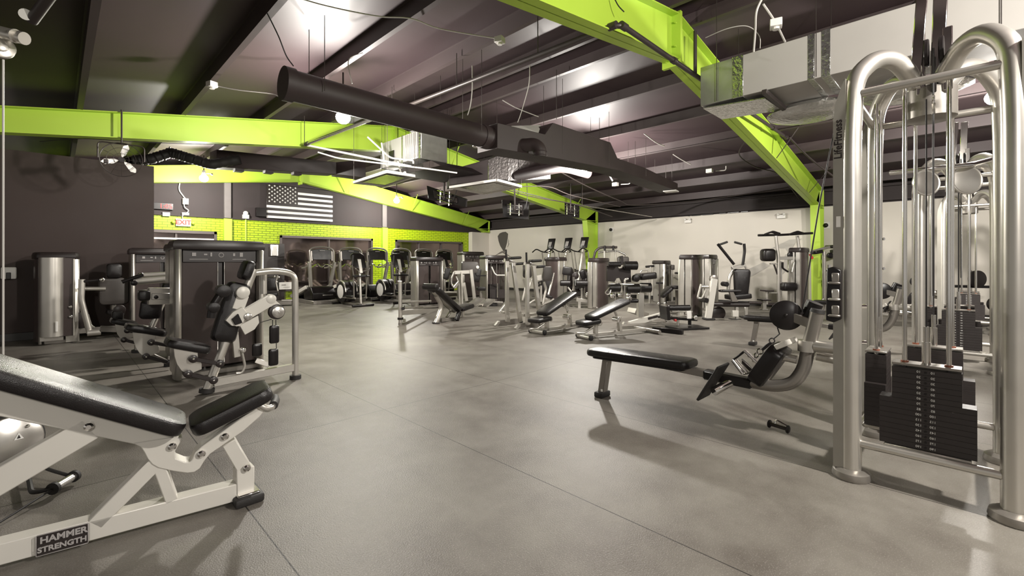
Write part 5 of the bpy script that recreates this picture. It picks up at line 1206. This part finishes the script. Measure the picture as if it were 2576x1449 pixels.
k.bar('rear_leg', (965, 1100), (965, 960), .06, .06, 0, silver); k.bar('rear_foot', (890, 1103), (1000, 1103), .03, .15, 0, rubber); k.bar('rear_block', (945, 1070), (945, 1000), .12, .08, -.05, white_paint); k.bar('rear_leg', (1070, 1070), (1070, 960), .06, .06, .2, silver); k.bar('rear_foot', (1010, 1073), (1100, 1073), .03, .12, .2, rubber)
k.disc('floor_wheel', (750, 1030), .14, .12, .25, cap_grey); k.tube('axle', [(1100, 910), (1250, 915)], .03, .1, pipe_dk, 0)
# T9 assisted chin / dip machine
t = thing('assisted_chin_machine', 'assisted chin-up machine with wide top bars beside the near green column', 'weight machine', gp(1985, 780), 'weight machines in the middle of the room')
tower(11.90, 2.74, 180, 1.50, .64, .16, t, icons=False)
k = K(Plane((11.0, 3.35, 0), -45), t, C6)
k.tube('post', [(1445, 930), (1440, 400), (1410, 150)], .036, 0, silver, .1); k.tube('post', [(1680, 330), (1655, 150)], .036, .3, silver, 0)
k.tube('top_bar', [(1210, 145), (1470, 140), (1650, 130), (1830, 120)], .026, .1, plastic, 0)
for x in (1360, 1640): k.tube('angled_grip', [(x-75, 135), (x-5, 108), (x+85, 130)], .02, -.1, plastic, .03); k.tube('angled_grip', [(x-60, 130, .3), (x+20, 100, .3), (x+100, 125, .3)], .02, -.1, plastic, .03)
cc = link('rounded_cover', M().box(k.p((1320, 370), 0), (.27, .27, .28), math.radians(40), .07, None, 4), plastic, t); cc['label'] = 'rounded black housing'
k.bar('cross_bar', (1445, 405), (1630, 405), .07, .05, 0, silver); k.bar('cross_bar', (1345, 470), (1420, 470), .03, .05, 0, silver); k.bar('stay', (1390, 475), (1435, 600), .03, .03, 0, cap_grey)
k.pad('knee_pad', (1455, 728), (1628, 728), .30, .19, 0, vinyl, .06)
k.tube('inner_rail', [(1470, 920), (1470, 440)], .022, 0, chrome, 0); k.tube('inner_rail', [(1565, 690), (1565, 430)], .012, 0, chrome, 0)
k.tube('handle', [(1490, 450), (1490, 520), (1550, 560)], .02, -.05, plastic, .03); k.tube('handle', [(1620, 450), (1600, 560)], .02, -.05, chrome, 0); k.disc('pulley', (1580, 370), .07, .04, 0, plastic)
k.bar('step_plate', (1265, 775), (1355, 775), .03, .25, 0, cap_grey); k.bar('step_plate', (1230, 880), (1325, 880), .03, .25, -.1, cap_grey); k.tube('step_post', [(1308, 930), (1308, 780)], .03, 0, silver, 0); k.bar('step_post', (1275, 980), (1275, 890), .08, .08, -.1, silver); k.bar('step_link', (1325, 800), (1440, 800), .03, .04, 0, silver); k.bar('base_beam', (1250, 925), (1640, 930), .06, .06, .1, pipe_dk); k.bar('base_foot', (1240, 985), (1305, 985), .03, .14, -.1, silver)
k.tube('red_grip', [(1800, 360), (1830, 410)], .025, -.1, red_pl, 0)
# light dip station right of the column
t = thing('dip_station', 'light framed machine right of the near green column, cables inside', 'weight machine', PD(2080, 780, 10.9))
k = K(Plane(PD(2085, 785, 10.6), -45), t, C6)
k.tube('frame_post', [(1965, 1000), (1960, 330)], .04, 0, silver, 0); k.tube('frame_post', [(2150, 960), (2150, 330)], .04, .3, silver, 0)
k.tube('head_arm', [(1820, 330), (1930, 300), (2040, 275), (2110, 290)], .03, 0, silver, .05); k.pad('left_pad', (1825, 345), (1930, 325), .2, .08, 0); k.pad('right_pad', (2050, 330), (2145, 310), .2, .08, .1); k.roll('crown', (2040, 275), .35, .04, 0)
k.disc('pulley', (2030, 375), .07, .05, 0, plastic); k.tube('bolt_row', [(2020, 480), (2020, 540)], .05, 0, chrome, 0); k.bar('mid_bar', (1985, 548), (2120, 550), .03, .04, 0, cap_grey); k.bar('mid_bar', (1950, 588), (2140, 588), .06, .05, 0, silver)
for x in (2020, 2042): k.tube('cable', [(x, 600), (x+18, 860)], .006, 0, cable_bk, 0)
k.tube('slanted_stay', [(1975, 830), (1880, 990)], .022, 0, silver, 0); k.bar('foot', (1945, 1030), (1995, 1030), .04, .2, 0, silver); k.bar('base_block', (2000, 960), (2140, 960), .12, .3, .2, plastic); k.bar('shelf', (2000, 910), (2150, 910), .06, .2, .1, silver)
